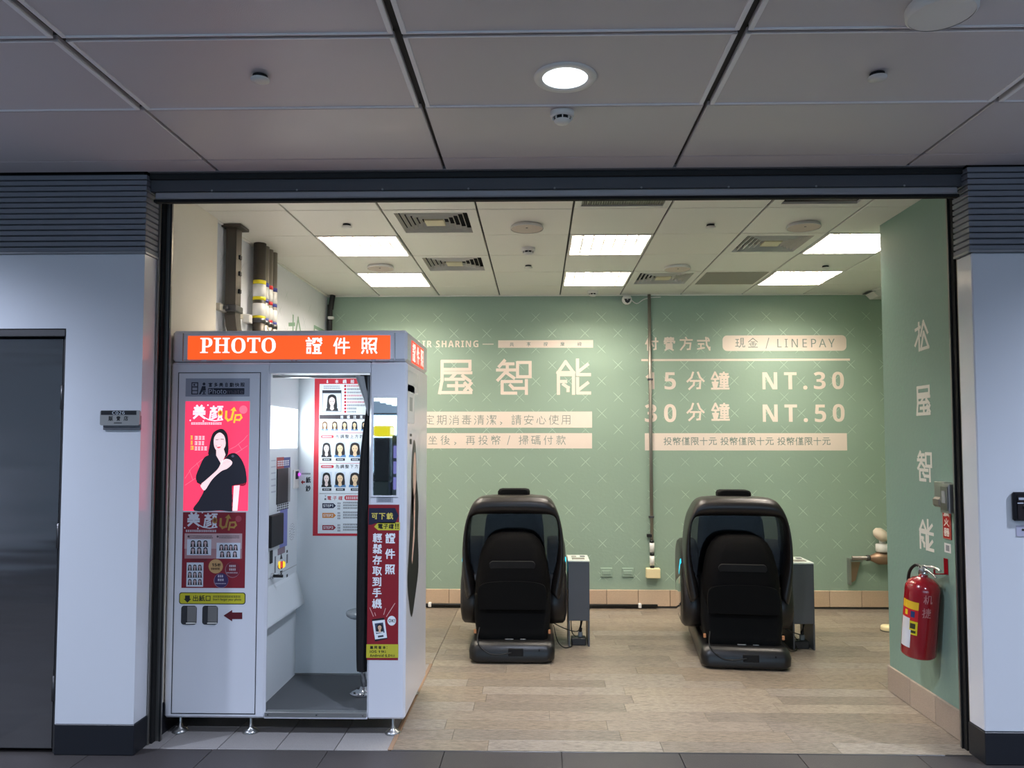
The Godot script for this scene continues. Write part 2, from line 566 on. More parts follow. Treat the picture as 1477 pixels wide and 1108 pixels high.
	"消": [["氵",0,0,28,100],[66,0,66,36],[44,8,52,26],[92,6,82,26],[42,36,42,100],[42,36,94,36,94,96,82,97],[42,56,94,56],[42,76,94,76]],
	"毒": [[10,8,90,8],[18,22,82,22],[4,36,96,36],[50,0,50,36],[22,46,14,90,82,90],[22,46,80,46,74,98],[2,68,98,68],[46,50,54,60],[42,74,52,84]],
	"清": [["氵",0,0,28,100],[38,8,98,8],[42,22,94,22],[34,36,100,36],[67,0,67,36],[44,48,44,100],[44,48,92,48,92,96,80,97],[44,64,92,64],[44,80,92,80]],
	"潔": [["氵",0,0,26,100],[34,8,62,8],[36,20,60,20],[32,34,64,32],[48,0,48,40],[68,8,98,8,94,38,84,38],[82,8,66,42],[66,46,44,56,76,58,46,72,92,72],[66,72,66,100],[50,80,38,96],[82,80,96,96]],
	"請": [["言",0,0,36,100],[44,8,98,8],[48,22,94,22],[40,36,100,36],[71,0,71,36],[50,48,50,100],[50,48,92,48,92,96,82,97],[50,64,92,64],[50,80,92,80]],
	"安": [[50,0,50,12],[6,16,6,32],[6,16,94,16,92,32],[44,26,22,70,86,98],[78,44,56,82,8,98],[2,50,98,50]],
	"使": [["亻",0,0,28,100],[32,12,100,12],[40,26,40,54],[40,26,94,26,94,54],[40,54,94,54],[66,0,66,56,54,82,30,98],[42,66,66,90,100,98]],
	"就": [[24,0,28,10],[2,14,54,14],["口",8,22,48,48],[28,46,28,94,20,96],[14,58,4,80],[40,58,52,76],[58,28,98,28],[74,2,74,40,68,72,50,98],[80,44,80,92,98,92,98,78],[86,6,94,16]],
	"坐": [[26,8,10,44],[26,16,40,40],[74,8,58,44],[74,16,92,40],[50,4,50,92],[16,58,84,58],[2,92,98,92]],
	"後": [[26,0,4,26],[28,22,2,54],[18,42,18,100],[64,0,46,20,66,20,44,44,90,40],[80,28,94,46],[58,48,38,78],[52,60,88,60,68,84,34,98],[50,66,70,84,98,98]],
	"再": [[4,8,96,8],[50,8,50,76],[16,28,16,100],[16,28,84,28,84,96,70,97],[16,50,84,50],[2,74,98,74]],
	"投": [["扌",0,0,34,100],[54,6,50,30,38,42],[54,6,84,6,84,34,98,34],[42,52,90,52,72,80,40,98],[50,62,70,84,98,98]],
	"幣": [[24,0,24,44],[6,8,14,20],[42,8,36,20],[6,24,6,54],[6,24,46,24,46,52],[18,32,12,46],[32,32,36,46],[66,0,54,26],[62,14,98,14,76,44,54,54],[66,24,98,54],[18,64,18,94],[18,64,82,64,82,92,74,93],[50,54,50,100]],
	"掃": [["扌",0,0,32,100],[46,4,92,4,92,30],[44,17,100,17],[46,30,92,30],[40,42,40,56],[40,42,98,42,98,54],[50,58,50,90],[50,58,90,58,90,88],[70,42,70,100]],
	"碼": [[0,8,40,8],[20,8,2,56],["口",8,42,40,90],[52,4,52,66],[52,4,96,4],[52,24,92,24],[52,44,92,44],[72,4,72,64],[52,64,98,64,96,96,88,97],[48,76,42,96],[60,76,62,92],[72,76,76,92],[84,74,90,88]],
	"付": [["亻",0,0,32,100],["寸",36,2,100,98]],
	"款": [[4,12,50,12],[28,0,28,28],[8,28,48,28],[10,42,46,42],[2,58,52,58],[28,58,28,96,20,97],[16,70,4,88],[40,70,50,84],[68,0,56,36],[64,20,96,20,90,40],[76,28,74,60,52,98],[76,52,98,98]],
	"費": [[18,6,84,6,84,18],[18,18,84,18],[18,18,14,32,92,32,90,44],[38,0,38,30,14,48],[64,0,64,46],["貝",14,50,86,100]],
	"式": [[4,26,96,26],[70,0,76,60,98,98,99,78],[82,4,92,16],[10,52,52,52],[30,52,30,84],[4,92,56,82]],
	"現": [["王",0,6,40,90],["目",48,0,94,62],[60,64,56,80,38,98],[78,62,78,92,98,92,98,78]],
	"分": [[36,0,26,30,2,54],[64,0,76,30,98,52],[20,50,78,50,74,92,58,94],[42,52,38,74,12,98]],
	"鐘": [["金",0,0,42,100],[72,0,72,8],[50,10,96,10],[60,14,64,24],[86,14,82,24],[46,26,100,26],[54,34,54,66],[54,34,92,34,92,66],[54,50,92,50],[54,66,92,66],[73,34,73,94],[50,80,96,80],[44,95,100,95]],
	"僅": [["亻",0,0,28,100],[34,12,100,12],[52,0,52,24],[82,0,82,24],[52,24,82,24],["口",42,30,92,52],[67,24,67,94],[40,62,94,62],[40,78,94,78],[34,95,100,95]],
	"限": [[8,4,8,100],[8,4,38,4,24,36,40,56,22,66],[50,4,50,96],[50,4,92,4,92,46],[50,25,92,25],[50,46,92,46],[50,96,70,84],[62,48,98,98],[96,58,78,72]],
	"十": [[3,42,97,42],[50,2,50,100]],
	"元": [[16,8,84,8],[2,36,98,36],[36,36,32,72,4,98],[62,36,62,92,98,92,98,74]],
	"滅": [["氵",0,0,24,100],[32,18,98,18],[34,18,34,60,24,98],[74,0,78,60,98,98,100,80],[42,38,68,38],[46,52,46,74],[56,46,54,74,42,96],[66,52,60,66],[58,72,70,92],[86,2,94,12],[94,42,78,84]],
	"火": [[18,24,26,48],[84,20,72,46],[50,2,48,54,6,98],[52,54,96,98]],
	"器": [["口",6,0,44,34],["口",56,0,94,34],[4,48,96,48],[50,36,46,48,6,66],[54,48,96,66],[70,36,76,42],["口",6,66,44,100],["口",56,66,94,100]],
	"机": [["木",0,0,42,100],[54,8,54,60,42,98],[54,8,86,8,86,92,99,92,99,76]],
	"捷": [["扌",0,0,34,100],[40,14,98,14],[46,28,92,28,92,52],[38,40,100,40],[46,52,92,52],[69,0,69,84],[69,68,94,68],[50,64,46,82,34,98],[46,84,64,94,100,96]],
	"秒": [[44,2,6,12],[26,8,26,100],[0,32,50,32],[24,36,2,70],[28,40,48,60],[74,0,74,56],[60,18,52,42],[86,16,98,38],[96,48,80,78,46,98]],
	"，": [[14,72,30,82,14,100]],
	"/": [[70,2,30,100]],
	"松": [[34,4,34,100],[8,26,44,20],[34,44,4,80],[46,50,67,4,95,46],[67,40,46,97,99,95,67,40]],
	"屋": [[12,4,12,60,5,98],[12,4,94,4,94,28],[12,28,94,28],[14,38,98,38],[52,40,36,56],[22,57,76,57],[72,46,94,62],[30,76,76,76],[55,66,55,95],[12,96,98,96],[79,68,98,90],[98,68,79,90]],
	"智": [[22,2,6,20],[18,12,48,12],[30,12,30,36],[0,30,52,30],[29,32,2,60],[30,40,50,54],[60,8,97,8,97,50,60,50,60,8],[15,64,72,64],[15,64,15,98],[15,98,56,98],[38,74,48,84,86,84],[86,60,86,100]],
	"能": [[27,6,5,38,50,38,27,6],[6,44,6,100],[6,44,50,44],[50,44,50,100],[6,64,28,64],[20,72,34,82,34,92],[62,0,62,44],[62,44,98,44],[66,34,92,14],[62,54,62,98],[62,98,98,98],[66,88,92,68]],
}

func strokes(ch: String) -> Array:
	var key := "glyph " + ch
	if cache.has(key):
		return cache[key]
	var list := []
	for s in GLYPHS.get(ch, []):
		if s[0] is String:
			for t in strokes(s[0]):
				var moved := []
				for i in range(0, t.size(), 2):
					moved.append(lerpf(s[1], s[3], t[i] / 100.0))
					moved.append(lerpf(s[2], s[4], t[i + 1] / 100.0))
				list.append(moved)
		else:
			list.append(s)
	cache[key] = list
	return list

# ---------------------------------------------------------------- scene

func _ready() -> void:
	# camera
	var yaw := deg_to_rad(CAMERA_YAW)
	var pitch := deg_to_rad(CAMERA_PITCH)
	fwd = Vector3(-sin(yaw) * cos(pitch), sin(pitch), -cos(yaw) * cos(pitch))
	rgt = Vector3(cos(yaw), 0, -sin(yaw))
	upw = rgt.cross(fwd)
	var cam := Camera3D.new()
	cam.name = "camera"
	cam.projection = Camera3D.PROJECTION_FRUSTUM
	cam.near = 0.05
	cam.far = 100.0
	cam.size = 1108.0 / FOCAL * cam.near
	cam.frustum_offset = Vector2(738.5 - PRINCIPAL.x, PRINCIPAL.y - 554.0) / FOCAL * cam.near
	add_child(cam)
	cam.transform = Transform3D(Basis(rgt, upw, -fwd), EYE)
	cam.current = true
	# environment: indoors, no sky
	var we := WorldEnvironment.new()
	we.name = "environment"
	var env := Environment.new()
	env.background_mode = Environment.BG_COLOR
	env.background_color = Color.BLACK
	env.tonemap_mode = Environment.TONE_MAPPER_LINEAR
	env.tonemap_exposure = 1.0
	env.sdfgi_enabled = true
	env.ssao_enabled = true
	env.ssil_enabled = true
	we.environment = env
	add_child(we)

	make_materials()
	build_room()
	build_hall()
	build_storefront()
	build_ceiling_fittings()
	build_murals()
	build_booth()
	build_chairs()
	build_wall_fittings()
	build_extinguisher()

const WARM := Color(1.0, 0.96, 0.915)
const COOL := Color(0.86, 0.905, 1.0)
const TROFFER_ENERGY := 4.9
const DOWNLIGHT_ENERGY := 8.0

func make_materials() -> void:
	mt("wall_green", rgb(146, 168, 149), 0.62, 0.0, {"heightmap_enabled": true, "heightmap_scale": 0.06, "heightmap_texture": noise_tex(5, 0.03, [], 256), "uv1_triplanar": true, "uv1_world_triplanar": true, "uv1_scale": Vector3(3, 3, 3)})
	mt("wall_pillar_green", rgb(136, 164, 149), 0.5, 0.0, {"heightmap_enabled": true, "heightmap_scale": 0.06, "heightmap_texture": noise_tex(6, 0.03, [], 256), "uv1_triplanar": true, "uv1_world_triplanar": true, "uv1_scale": Vector3(3, 3, 3)})
	mt("wall_pale", rgb(238, 240, 246), 0.6)
	mt("wall_beige", rgb(245, 236, 220), 0.6)
	mt("ceiling_tile", rgb(240, 237, 227), 0.42)
	mt("ceiling_tile_warm", rgb(243, 239, 228), 0.42)
	mt("joint", rgb(70, 68, 64), 0.8)
	mt("void", rgb(30, 30, 32), 0.9)
	mt("hall_panel", rgb(212, 206, 207), 0.4, 0.0, {"heightmap_enabled": true, "heightmap_scale": 0.05, "heightmap_texture": noise_tex(3, 0.25, [], 256, 2), "uv1_triplanar": true, "uv1_world_triplanar": true, "uv1_scale": Vector3(4, 4, 4)})
	mt("hall_plain", rgb(212, 206, 207), 0.34)
	mt("hall_flange", rgb(248, 246, 246), 0.35, 0.0)
	mt("white_plastic", rgb(236, 233, 226), 0.4)
	mt("white_enamel", rgb(224, 226, 232), 0.16, 0.0, {"clearcoat_enabled": true, "clearcoat": 0.4, "clearcoat_roughness": 0.08})
	mt("slat_dark", rgb(128, 130, 138), 0.5, 0.1)
	mt("skirting", rgb(24, 26, 33), 0.45)
	mt("black", rgb(14, 14, 15), 0.5)
	mt("black_gap", rgb(6, 6, 7), 0.8)
	mt("steel", rgb(178, 178, 176), 0.3, 0.9)
	mt("steel_dark", rgb(96, 95, 96), 0.38, 0.85)
	mt("steel_rail", rgb(150, 147, 142), 0.28, 0.9)
	mt("header_grey", rgb(84, 85, 90), 0.45, 0.4)
	mt("header_light", rgb(160, 161, 166), 0.35, 0.5)
	mt("brushed", rgb(156, 156, 158), 0.13, 0.95, {"normal_enabled": true, "normal_scale": 0.06, "normal_texture": noise_tex(21, 0.02, [], 256, 3, true, 6.0), "uv1_triplanar": true, "uv1_world_triplanar": true, "uv1_scale": Vector3(0.12, 1.1, 0.12)})
	var stone := {"heightmap_enabled": true, "heightmap_scale": 0.05, "heightmap_texture": noise_tex(12, 0.12, [], 256), "uv1_triplanar": true, "uv1_world_triplanar": true, "uv1_scale": Vector3(4, 4, 4)}
	for k in 3:
		var e := stone.duplicate()
		e["albedo_texture"] = noise_tex(40 + k, 0.06, [Color(0.8, 0.8, 0.8), Color(1, 1, 1), Color(0.88, 0.88, 0.88)], 512, 5)
		e["uv1_offset"] = Vector3(k * 0.37, k * 0.21, k * 0.53)
		mt("hall_tile_%d" % k, [rgb(66, 62, 62), rgb(70, 66, 65), rgb(62, 59, 60)][k], 0.42, 0.0, e)
		mt("bay_tile_%d" % k, [rgb(150, 146, 144), rgb(156, 152, 149), rgb(145, 141, 139)][k], 0.5, 0.0, e)
		mt("skirt_tile_%d" % k, [rgb(208, 180, 150), rgb(213, 186, 157), rgb(202, 174, 146)][k], 0.6, 0.0, e)
		mt("pillar_tile_%d" % k, [rgb(180, 163, 146), rgb(186, 169, 151), rgb(174, 158, 142)][k], 0.6, 0.0, e)
	var tones := [rgb(168, 156, 141), rgb(160, 149, 136), rgb(177, 166, 150), rgb(154, 144, 131), rgb(165, 152, 135), rgb(172, 163, 151)]
	for k in 6:
		mt("plank_%d" % k, tones[k], 0.36, 0.0, {"albedo_texture": noise_tex(60 + k, 0.035, [0.6, 0.6, 0.6, 0.6, 0.66, 0.92, 0.74, 1.0, 0.84, 1.0, 0.72, 0.6, 0.6, 0.6, 0.6].map(func(t): return Color(t, t * 0.985, t * 0.965)), 512, 5),
			"uv1_triplanar": true, "uv1_world_triplanar": true, "uv1_scale": Vector3(0.5, 0.5, 6.5), "uv1_offset": Vector3(k * 0.31, 0, k * 0.17)})
	mt("booth_grey", rgb(222, 223, 230), 0.24, 0.0, {"clearcoat_enabled": true, "clearcoat": 0.3, "clearcoat_roughness": 0.1})
	mt("booth_top", rgb(150, 152, 160), 0.4)
	mt("booth_inner", rgb(222, 226, 228), 0.4)
	mt("mirror_glass", rgb(236, 240, 238), 0.015, 1.0)
	mt("chrome", rgb(220, 220, 222), 0.08, 1.0)
	mt("rubber_floor", rgb(84, 86, 88), 0.55)
	mt("curtain", rgb(17, 17, 19), 0.85)
	mt("chair_shell", rgb(32, 28, 26), 0.36, 0.1)
	mt("chair_leather", rgb(12, 11, 11), 0.7, 0.0, {"metallic_specular": 0.2})
	mt("chair_fabric", rgb(5, 5, 5), 0.8, 0.0, {"metallic_specular": 0.3})
	mt("chair_gloss", rgb(46, 45, 43), 0.1, 0.2, {"clearcoat_enabled": true, "clearcoat": 1.0, "clearcoat_roughness": 0.03})
	mt("chair_base", rgb(22, 21, 21), 0.36)
	mt("smoked_glass", Color(0.03, 0.035, 0.04, 0.62), 0.04, 0.0, {"transparency": BaseMaterial3D.TRANSPARENCY_ALPHA})
	mt("cable_black", rgb(12, 12, 12), 0.5)
	mt("kiosk_grey", rgb(88, 90, 94), 0.42, 0.2)
	mt("kiosk_lid", rgb(214, 222, 212), 0.35)
	mt("red_paint", rgb(152, 14, 28), 0.22, 0.0, {"clearcoat_enabled": true, "clearcoat": 0.6, "clearcoat_roughness": 0.06})
	mt("pipe_steel", rgb(150, 144, 134), 0.4, 0.7)
	mt("duct_dark", rgb(88, 82, 74), 0.45, 0.6)
	mt("brass", rgb(156, 128, 104), 0.4, 0.6)
	mt("cream", rgb(242, 225, 176), 0.5)

func tiles(parent: Node3D, called: String, xs: Array, zs: Array, y_top: float, thick: float, gap: float, mats: Array, seedn: int, skip := {}, bev := 0.002) -> void:
	var rng := RandomNumberGenerator.new()
	rng.seed = seedn
	for i in xs.size() - 1:
		for j in zs.size() - 1:
			var m: Material = mats[rng.randi() % mats.size()]
			if skip.has([i, j]):
				continue
			var w: float = absf(xs[i + 1] - xs[i]) - gap
			var d: float = absf(zs[j + 1] - zs[j]) - gap
			var key := "tile %.4f %.4f %.4f %.4f" % [w, thick, d, bev]
			if not cache.has(key):
				cache[key] = Solid.new().box(Vector3.ZERO, Vector3(w, thick, d), bev).done()
			part(parent, called, cache[key], m, Vector3((xs[i] + xs[i + 1]) / 2, y_top - thick / 2, (zs[j] + zs[j + 1]) / 2))

const COLS := [-2.1, -1.575, -0.98, -0.38, 0.22, 0.815, 1.41, 2.01, 2.61, 3.2, 3.6]
const ROWS := [-4.12, -4.68, -5.27, -5.86, -6.45, -7.04, -7.5]

func build_room() -> void:
	# vinyl plank floor
	var fl := setting("floor", "pale grey-brown wood-look vinyl plank floor of the shop bay")
	part(fl, "subfloor", sbox(Vector3(-2.3, -0.14, -7.7), Vector3(3.8, -0.012, FRONT)), cache["joint"])
	var rng := RandomNumberGenerator.new()
	rng.seed = 7
	var z := FRONT
	var row := 0
	while z > BACK + 0.01:
		var z1 := maxf(z - 0.15, BACK)
		var x0 := -0.77
		var x := x0 - rng.randf_range(0.05, 0.9)
		while x < RIGHT:
			var a := maxf(x, x0)
			var b := minf(x + 0.92, RIGHT)
			x += 0.92
			if b - a < 0.02 or (a > PILLAR + 0.01 and z > -5.0):
				continue
			var w := b - a - 0.0015
			var d := z - z1 - 0.0012
			var key := "plank %.3f %.3f" % [w, d]
			if not cache.has(key):
				cache[key] = Solid.new().box(Vector3.ZERO, Vector3(w, 0.012, d), 0.0006).done()
			part(fl, "plank", cache[key], cache["plank_%d" % (rng.randi() % 6)], Vector3((a + b) / 2, -0.006, (z + z1) / 2))
		z -= 0.15
		row += 1
	part(fl, "edge_strip", sbox(Vector3(-0.79, -0.002, -5.6), Vector3(-0.766, 0.006, FRONT), 0.003), mt("edge_wood", rgb(150, 122, 98), 0.5))
	part(fl, "threshold_strip", sbox(Vector3(-0.77, -0.003, FRONT - 0.004), Vector3(2.3, 0.0025, FRONT + 0.006), 0.001), cache["steel_dark"])
	var fb := setting("floor_booth", "light grey stone tiles under the photo booth")
	tiles(fb, "floor_tile", [-2.31, -2.0, -1.69, -1.38, -1.07, -0.777], [FRONT, -4.37, -4.68, -4.99, -5.3, -5.61], 0.0, 0.012, 0.004, [cache["bay_tile_0"], cache["bay_tile_1"], cache["bay_tile_2"]], 3)
	# beyond the booth the planks go on to the left wall
	var zz := -5.61
	while zz > BACK:
		var z1 := maxf(zz - 0.15, BACK)
		var xx := LEFT
		while xx < -0.78:
			var b := minf(xx + 0.665, -0.772)
			var key := "plank %.3f %.3f" % [b - xx, zz - z1]
			if not cache.has(key):
				cache[key] = Solid.new().box(Vector3.ZERO, Vector3(b - xx - 0.0015, 0.012, zz - z1 - 0.0012), 0.0006).done()
			part(fl, "plank", cache[key], cache["plank_%d" % (rng.randi() % 6)], Vector3((xx + b) / 2, -0.006, (zz + z1) / 2))
			xx += 0.665
		zz -= 0.15
	# walls
	var wb := setting("wall_back", "sage green back wall printed with pale crosses and prices")
	part(wb, "plaster", sbox(Vector3(-2.3, -0.1, BACK - 0.2), Vector3(3.8, 3.4, BACK)), cache["wall_green"])
	var wl := setting("wall_left", "pale left wall with a beige stretch by the shop front")
	part(wl, "plaster", sbox(Vector3(LEFT - 0.2, -0.1, BACK), Vector3(LEFT, 3.4, -4.85)), cache["wall_pale"])
	part(wl, "beige_plaster", sbox(Vector3(LEFT - 0.2, -0.1, -4.85), Vector3(LEFT + 0.02, 3.4, -4.16)), cache["wall_beige"])
	part(wl, "skirting_panel", sbox(Vector3(LEFT - 0.01, 0.0, -4.85), Vector3(LEFT + 0.026, 0.17, -4.17)), cache["skirting"])
	var wr := setting("wall_right", "sage green return wall beside the shop front with a vertical shop name")
	part(wr, "plaster", sbox(Vector3(PILLAR, -0.1, -5.1), Vector3(RIGHT + 0.2, 3.4, -4.1), 0.006), cache["wall_pillar_green"])
	var wf := setting("wall_far_right", "green wall closing the bay behind the return")
	part(wf, "plaster", sbox(Vector3(RIGHT, -0.1, BACK), Vector3(RIGHT + 0.2, 3.4, -5.1)), cache["wall_green"])
	# tiled skirtings
	var sk := setting("baseboard_back", "beige stone tile skirting along the green back wall")
	var x := -2.09
	var k := 0
	var tile_mesh := Solid.new().box(Vector3.ZERO, Vector3(0.302, 0.155, 0.016), 0.003).done()
	while x < RIGHT - 0.2:
		part(sk, "skirting_tile", tile_mesh, cache["skirt_tile_%d" % (k * 7 % 3)], Vector3(x + 0.152, 0.0985, BACK + 0.008))
		x += 0.306
		k += 1
	part(sk, "mortar", sbox(Vector3(-2.1, 0.0, BACK), Vector3(3.6, 0.168, BACK + 0.006)), cache["joint"])
	var sr := setting("baseboard_right", "grey-beige stone tile skirting of the green return wall")
	var pm := Solid.new().box(Vector3.ZERO, Vector3(0.016, 0.16, 0.297), 0.003).done()
	for i in 4:
		if i < 3:
			part(sr, "skirting_tile", pm, cache["pillar_tile_%d" % (i % 3)], Vector3(PILLAR - 0.008, 0.08, -4.95 + 0.3 * i))
		else:
			part(sr, "skirting_tile", sbox(Vector3(PILLAR - 0.016, 0, -4.198), Vector3(PILLAR, 0.16, -4.11), 0.003), cache["pillar_tile_1"])
	part(sr, "mortar", sbox(Vector3(PILLAR - 0.006, 0.0, -5.1), Vector3(PILLAR + 0.01, 0.155, -4.11)), cache["joint"])
	part(sr, "end_tile", sbox(Vector3(PILLAR, 0.0, -5.116), Vector3(PILLAR + 0.3, 0.16, -5.1), 0.003), cache["pillar_tile_0"])
	# ceiling of the bay
	var ce := setting("ceiling", "off-white metal ceiling tiles of the shop bay")
	part(ce, "plenum_slab", sbox(Vector3(-2.3, CEILING + 0.24, -7.7), Vector3(3.8, CEILING + 0.34, -4.0)), cache["void"])
	var skip := {}
	for c in [[1, 2], [1, 4], [4, 2], [4, 4], [7, 2], [7, 4], [2, 1], [2, 3], [6, 2], [5, 4], [4, 0], [6, 0]]:
		skip[c] = true
	var rr := RandomNumberGenerator.new()
	rr.seed = 11
	for i in COLS.size() - 1:
		for j in ROWS.size() - 1:
			if skip.has([i, j]):
				continue
			var w: float = COLS[i + 1] - COLS[i] - 0.012
			var d: float = ROWS[j] - ROWS[j + 1] - 0.005
			var key := "ctile %.4f %.4f" % [w, d]
			if not cache.has(key):
				cache[key] = Solid.new().box(Vector3.ZERO, Vector3(w, 0.02, d), 0.003).done()
			part(ce, "ceiling_tile", cache[key], cache["ceiling_tile" if rr.randf() < 0.6 else "ceiling_tile_warm"], Vector3((COLS[i] + COLS[i + 1]) / 2, CEILING + 0.01, (ROWS[j] + ROWS[j + 1]) / 2))
	for i in range(1, COLS.size() - 1):
		part(ce, "runner", sbox(Vector3(COLS[i] - 0.02, CEILING + 0.014, BACK), Vector3(COLS[i] + 0.02, CEILING + 0.03, -4.12)), cache["joint"])
	for j in range(1, ROWS.size() - 1):
		part(ce, "runner", sbox(Vector3(LEFT, CEILING + 0.016, ROWS[j] - 0.012), Vector3(RIGHT, CEILING + 0.028, ROWS[j] + 0.012)), cache["joint"])
	part(ce, "edge_angle", sbox(Vector3(LEFT, CEILING - 0.012, BACK), Vector3(LEFT + 0.018, CEILING, -4.12)), cache["ceiling_tile"])
	part(ce, "edge_angle", sbox(Vector3(LEFT, CEILING - 0.01, BACK), Vector3(RIGHT, CEILING, BACK + 0.016)), cache["ceiling_tile"])

func build_hall() -> void:
	# concourse in front of the bay: floor, panelled ceiling and what the mirror and the steel door show of it
	var fl := setting("floor_hall", "dark grey stone tile floor of the concourse")
	part(fl, "screed", sbox(Vector3(-7, -0.14, FRONT), Vector3(7, -0.012, 18)), cache["joint"])
	var xs := []
	for i in 14:
		xs.append(-4.15 + 0.61 * i)
	var zs := []
	for j in 9:
		zs.append(FRONT + 0.003 + 0.61 * j)
	tiles(fl, "floor_tile", xs, zs, 0.0, 0.012, 0.003, [cache["hall_tile_0"], cache["hall_tile_1"], cache["hall_tile_2"]], 5)
	part(fl, "far_paving", sbox(Vector3(-7, -0.012, zs[8]), Vector3(7, 0.0, 18)), cache["hall_tile_0"])
	part(fl, "side_paving", sbox(Vector3(-7, -0.012, FRONT), Vector3(xs[0] - 0.003, 0.0, zs[8])), cache["hall_tile_1"])
	part(fl, "side_paving", sbox(Vector3(xs[13] + 0.003, -0.012, FRONT), Vector3(7, 0.0, zs[8])), cache["hall_tile_1"])
	var ce := setting("ceiling_hall", "grey perforated metal panel ceiling of the concourse")
	var cy := 3.05
	part(ce, "plenum_slab", sbox(Vector3(-7, cy + 0.16, -4.2), Vector3(7, cy + 0.3, 18)), cache["void"])
	var cx := []
	for i in 9:
		cx.append(-5.326 + 1.2085 * i)
	var cz := [-3.955, -3.79, -3.2, -2.61, -2.02, -1.43, -0.84, -0.25]
	for i in cx.size() - 1:
		for j in cz.size() - 1:
			var w: float = cx[i + 1] - cx[i]
			var d: float = cz[j + 1] - cz[j]
			var far := j < 2
			var g := 0.016 if far else 0.03
			var ctr := Vector3((cx[i] + cx[i + 1]) / 2, cy, (cz[j] + cz[j + 1]) / 2)
			var p := part(ce, "ceiling_panel", cached_box(Vector3(w - g, 0.022, d - (0.008 if far else 0.02)), 0.004), cache["hall_plain" if far else "hall_panel"], ctr + Vector3(0, 0.011, 0))
			if not far:
				# rolled flange along the edges of the panel
				var fm := "flange %.3f %.3f" % [w - g, d]
				if not cache.has(fm):
					var s := Solid.new()
					var hx := (w - g) / 2
					var hz := (d - 0.02) / 2
					for sg in [-1, 1]:
						s.box(Vector3(sg * (hx - 0.009), -0.013, 0), Vector3(0.018, 0.008, hz * 2), 0.002)
						s.box(Vector3(0, -0.013, sg * (hz - 0.004)), Vector3(hx * 2, 0.008, 0.008), 0.002)
					cache[fm] = s.done()
				part(p, "flange", cache[fm], cache["hall_flange"])
	for i in cx.size():
		part(ce, "runner", sbox(Vector3(cx[i] - 0.03, cy + 0.02, -3.955), Vector3(cx[i] + 0.03, cy + 0.034, -0.25)), cache["joint"])
	for j in range(1, cz.size() - 1):
		part(ce, "runner", sbox(Vector3(cx[0], cy + 0.02, cz[j] - 0.02), Vector3(cx[8], cy + 0.034, cz[j] + 0.02)), cache["joint"])
	part(ce, "far_panels", sbox(Vector3(-7, cy, -0.24), Vector3(7, cy + 0.02, 18)), cache["hall_panel"])
	part(ce, "side_panels", sbox(Vector3(-7, cy, -4.0), Vector3(cx[0] - 0.01, cy + 0.02, -0.24)), cache["hall_panel"])
	part(ce, "side_panels", sbox(Vector3(cx[8] + 0.01, cy, -4.0), Vector3(7, cy + 0.02, -0.24)), cache["hall_panel"])
	# enclosing walls of the concourse
	for s in [-1, 1]:
		var w := setting("wall_hall_left" if s < 0 else "wall_hall_right", "plain pale wall at the end of the concourse")
		part(w, "plaster", sbox(Vector3(s * 7.0, -0.1, -4.2), Vector3(s * 7.2, 3.3, 18.2)), cache["wall_pale"])
	var wr := setting("wall_rear", "far wall of the concourse across from the bay")
	part(wr, "plaster", sbox(Vector3(-7.2, -0.1, 18), Vector3(7.2, 3.3, 18.2)), cache["wall_pale"])
	# far window wall: daylight seen in the mirror and in the steel door
	var win := setting("window_1", "tall bright windows at the far end of the concourse")
	for i in 4:
		var x0 := -6.6 + i * 3.35
		part(win, "pane", sbox(Vector3(x0, 0.5, 17.94), Vector3(x0 + 3.1, 2.5, 17.97)), glow("window_daylight", Color(0.78, 0.95, 1.0), 0.85))
		part(win, "window_frame", Solid.new().span(Vector3(x0 - 0.08, 0.42, 17.9), Vector3(x0, 2.58, 18)).span(Vector3(x0, 2.5, 17.9), Vector3(x0 + 3.1, 2.58, 18)).span(Vector3(x0, 0.42, 17.9), Vector3(x0 + 3.1, 0.5, 18)).span(Vector3(x0 + 3.1, 0.42, 17.9), Vector3(x0 + 3.18, 2.58, 18)).done(), cache["steel_dark"])
	var area := AreaLight3D.new()
	area.name = "window_fill_light"
	area.area_size = Vector2(12.8, 2.0)
	area.light_color = Color(0.72, 0.86, 1.0)
	area.light_energy = 42.0  # far above the glow of the panes, added as cool fill for the concourse
	area.shadow_enabled = true
	area.area_range = 40.0
	area.position = Vector3(0, 1.5, 17.9)
	add_child(area)
	# downlights in two rows; one is in view
	var n := 0
	for p in [Vector3(0.108, 3.05, -2.94), Vector3(-3.52, 3.05, -2.94), Vector3(3.73, 3.05, -2.94), Vector3(-1.7, 3.05, -0.55), Vector3(1.9, 3.05, -0.55), Vector3(-5.3, 3.05, -0.55), Vector3(5.5, 3.05, -0.55), Vector3(0.108, 3.05, 1.85)]:
		var label := "round recessed downlight glowing white between the smoke detector and the ceiling joint"
		if n > 0:
			label = "round recessed downlight in the concourse ceiling out of view of the bay"
		var t := thing("downlight", label, "ceiling light", p, 0.0, "concourse downlights")
		part(t, "trim_ring", Solid.new().smooth().lathe([Vector2(0.088, 0.002), Vector2(0.09, -0.006), Vector2(0.12, -0.008), Vector2(0.124, -0.002), Vector2(0.124, 0.004)], 40).done(), cache["white_plastic"])
		part(t, "lamp_diffuser", Solid.new().lathe([Vector2(0.0, -0.003), Vector2(0.09, -0.003), Vector2(0.09, 0.003)], 40).done(), glow("downlight_glow", Color(0.93, 0.97, 1.0), 3.0))
		var sp := SpotLight3D.new()
		sp.name = "lamp_light"
		sp.light_color = COOL
		sp.light_energy = DOWNLIGHT_ENERGY
		sp.light_size = 0.06
		sp.spot_angle = 74.0
		sp.spot_angle_attenuation = 1.0
		sp.spot_range = 30.0
		sp.spot_attenuation = 2.0
		sp.shadow_enabled = true
		sp.position = Vector3(0, -0.03, 0)
		sp.rotation.x = -PI / 2
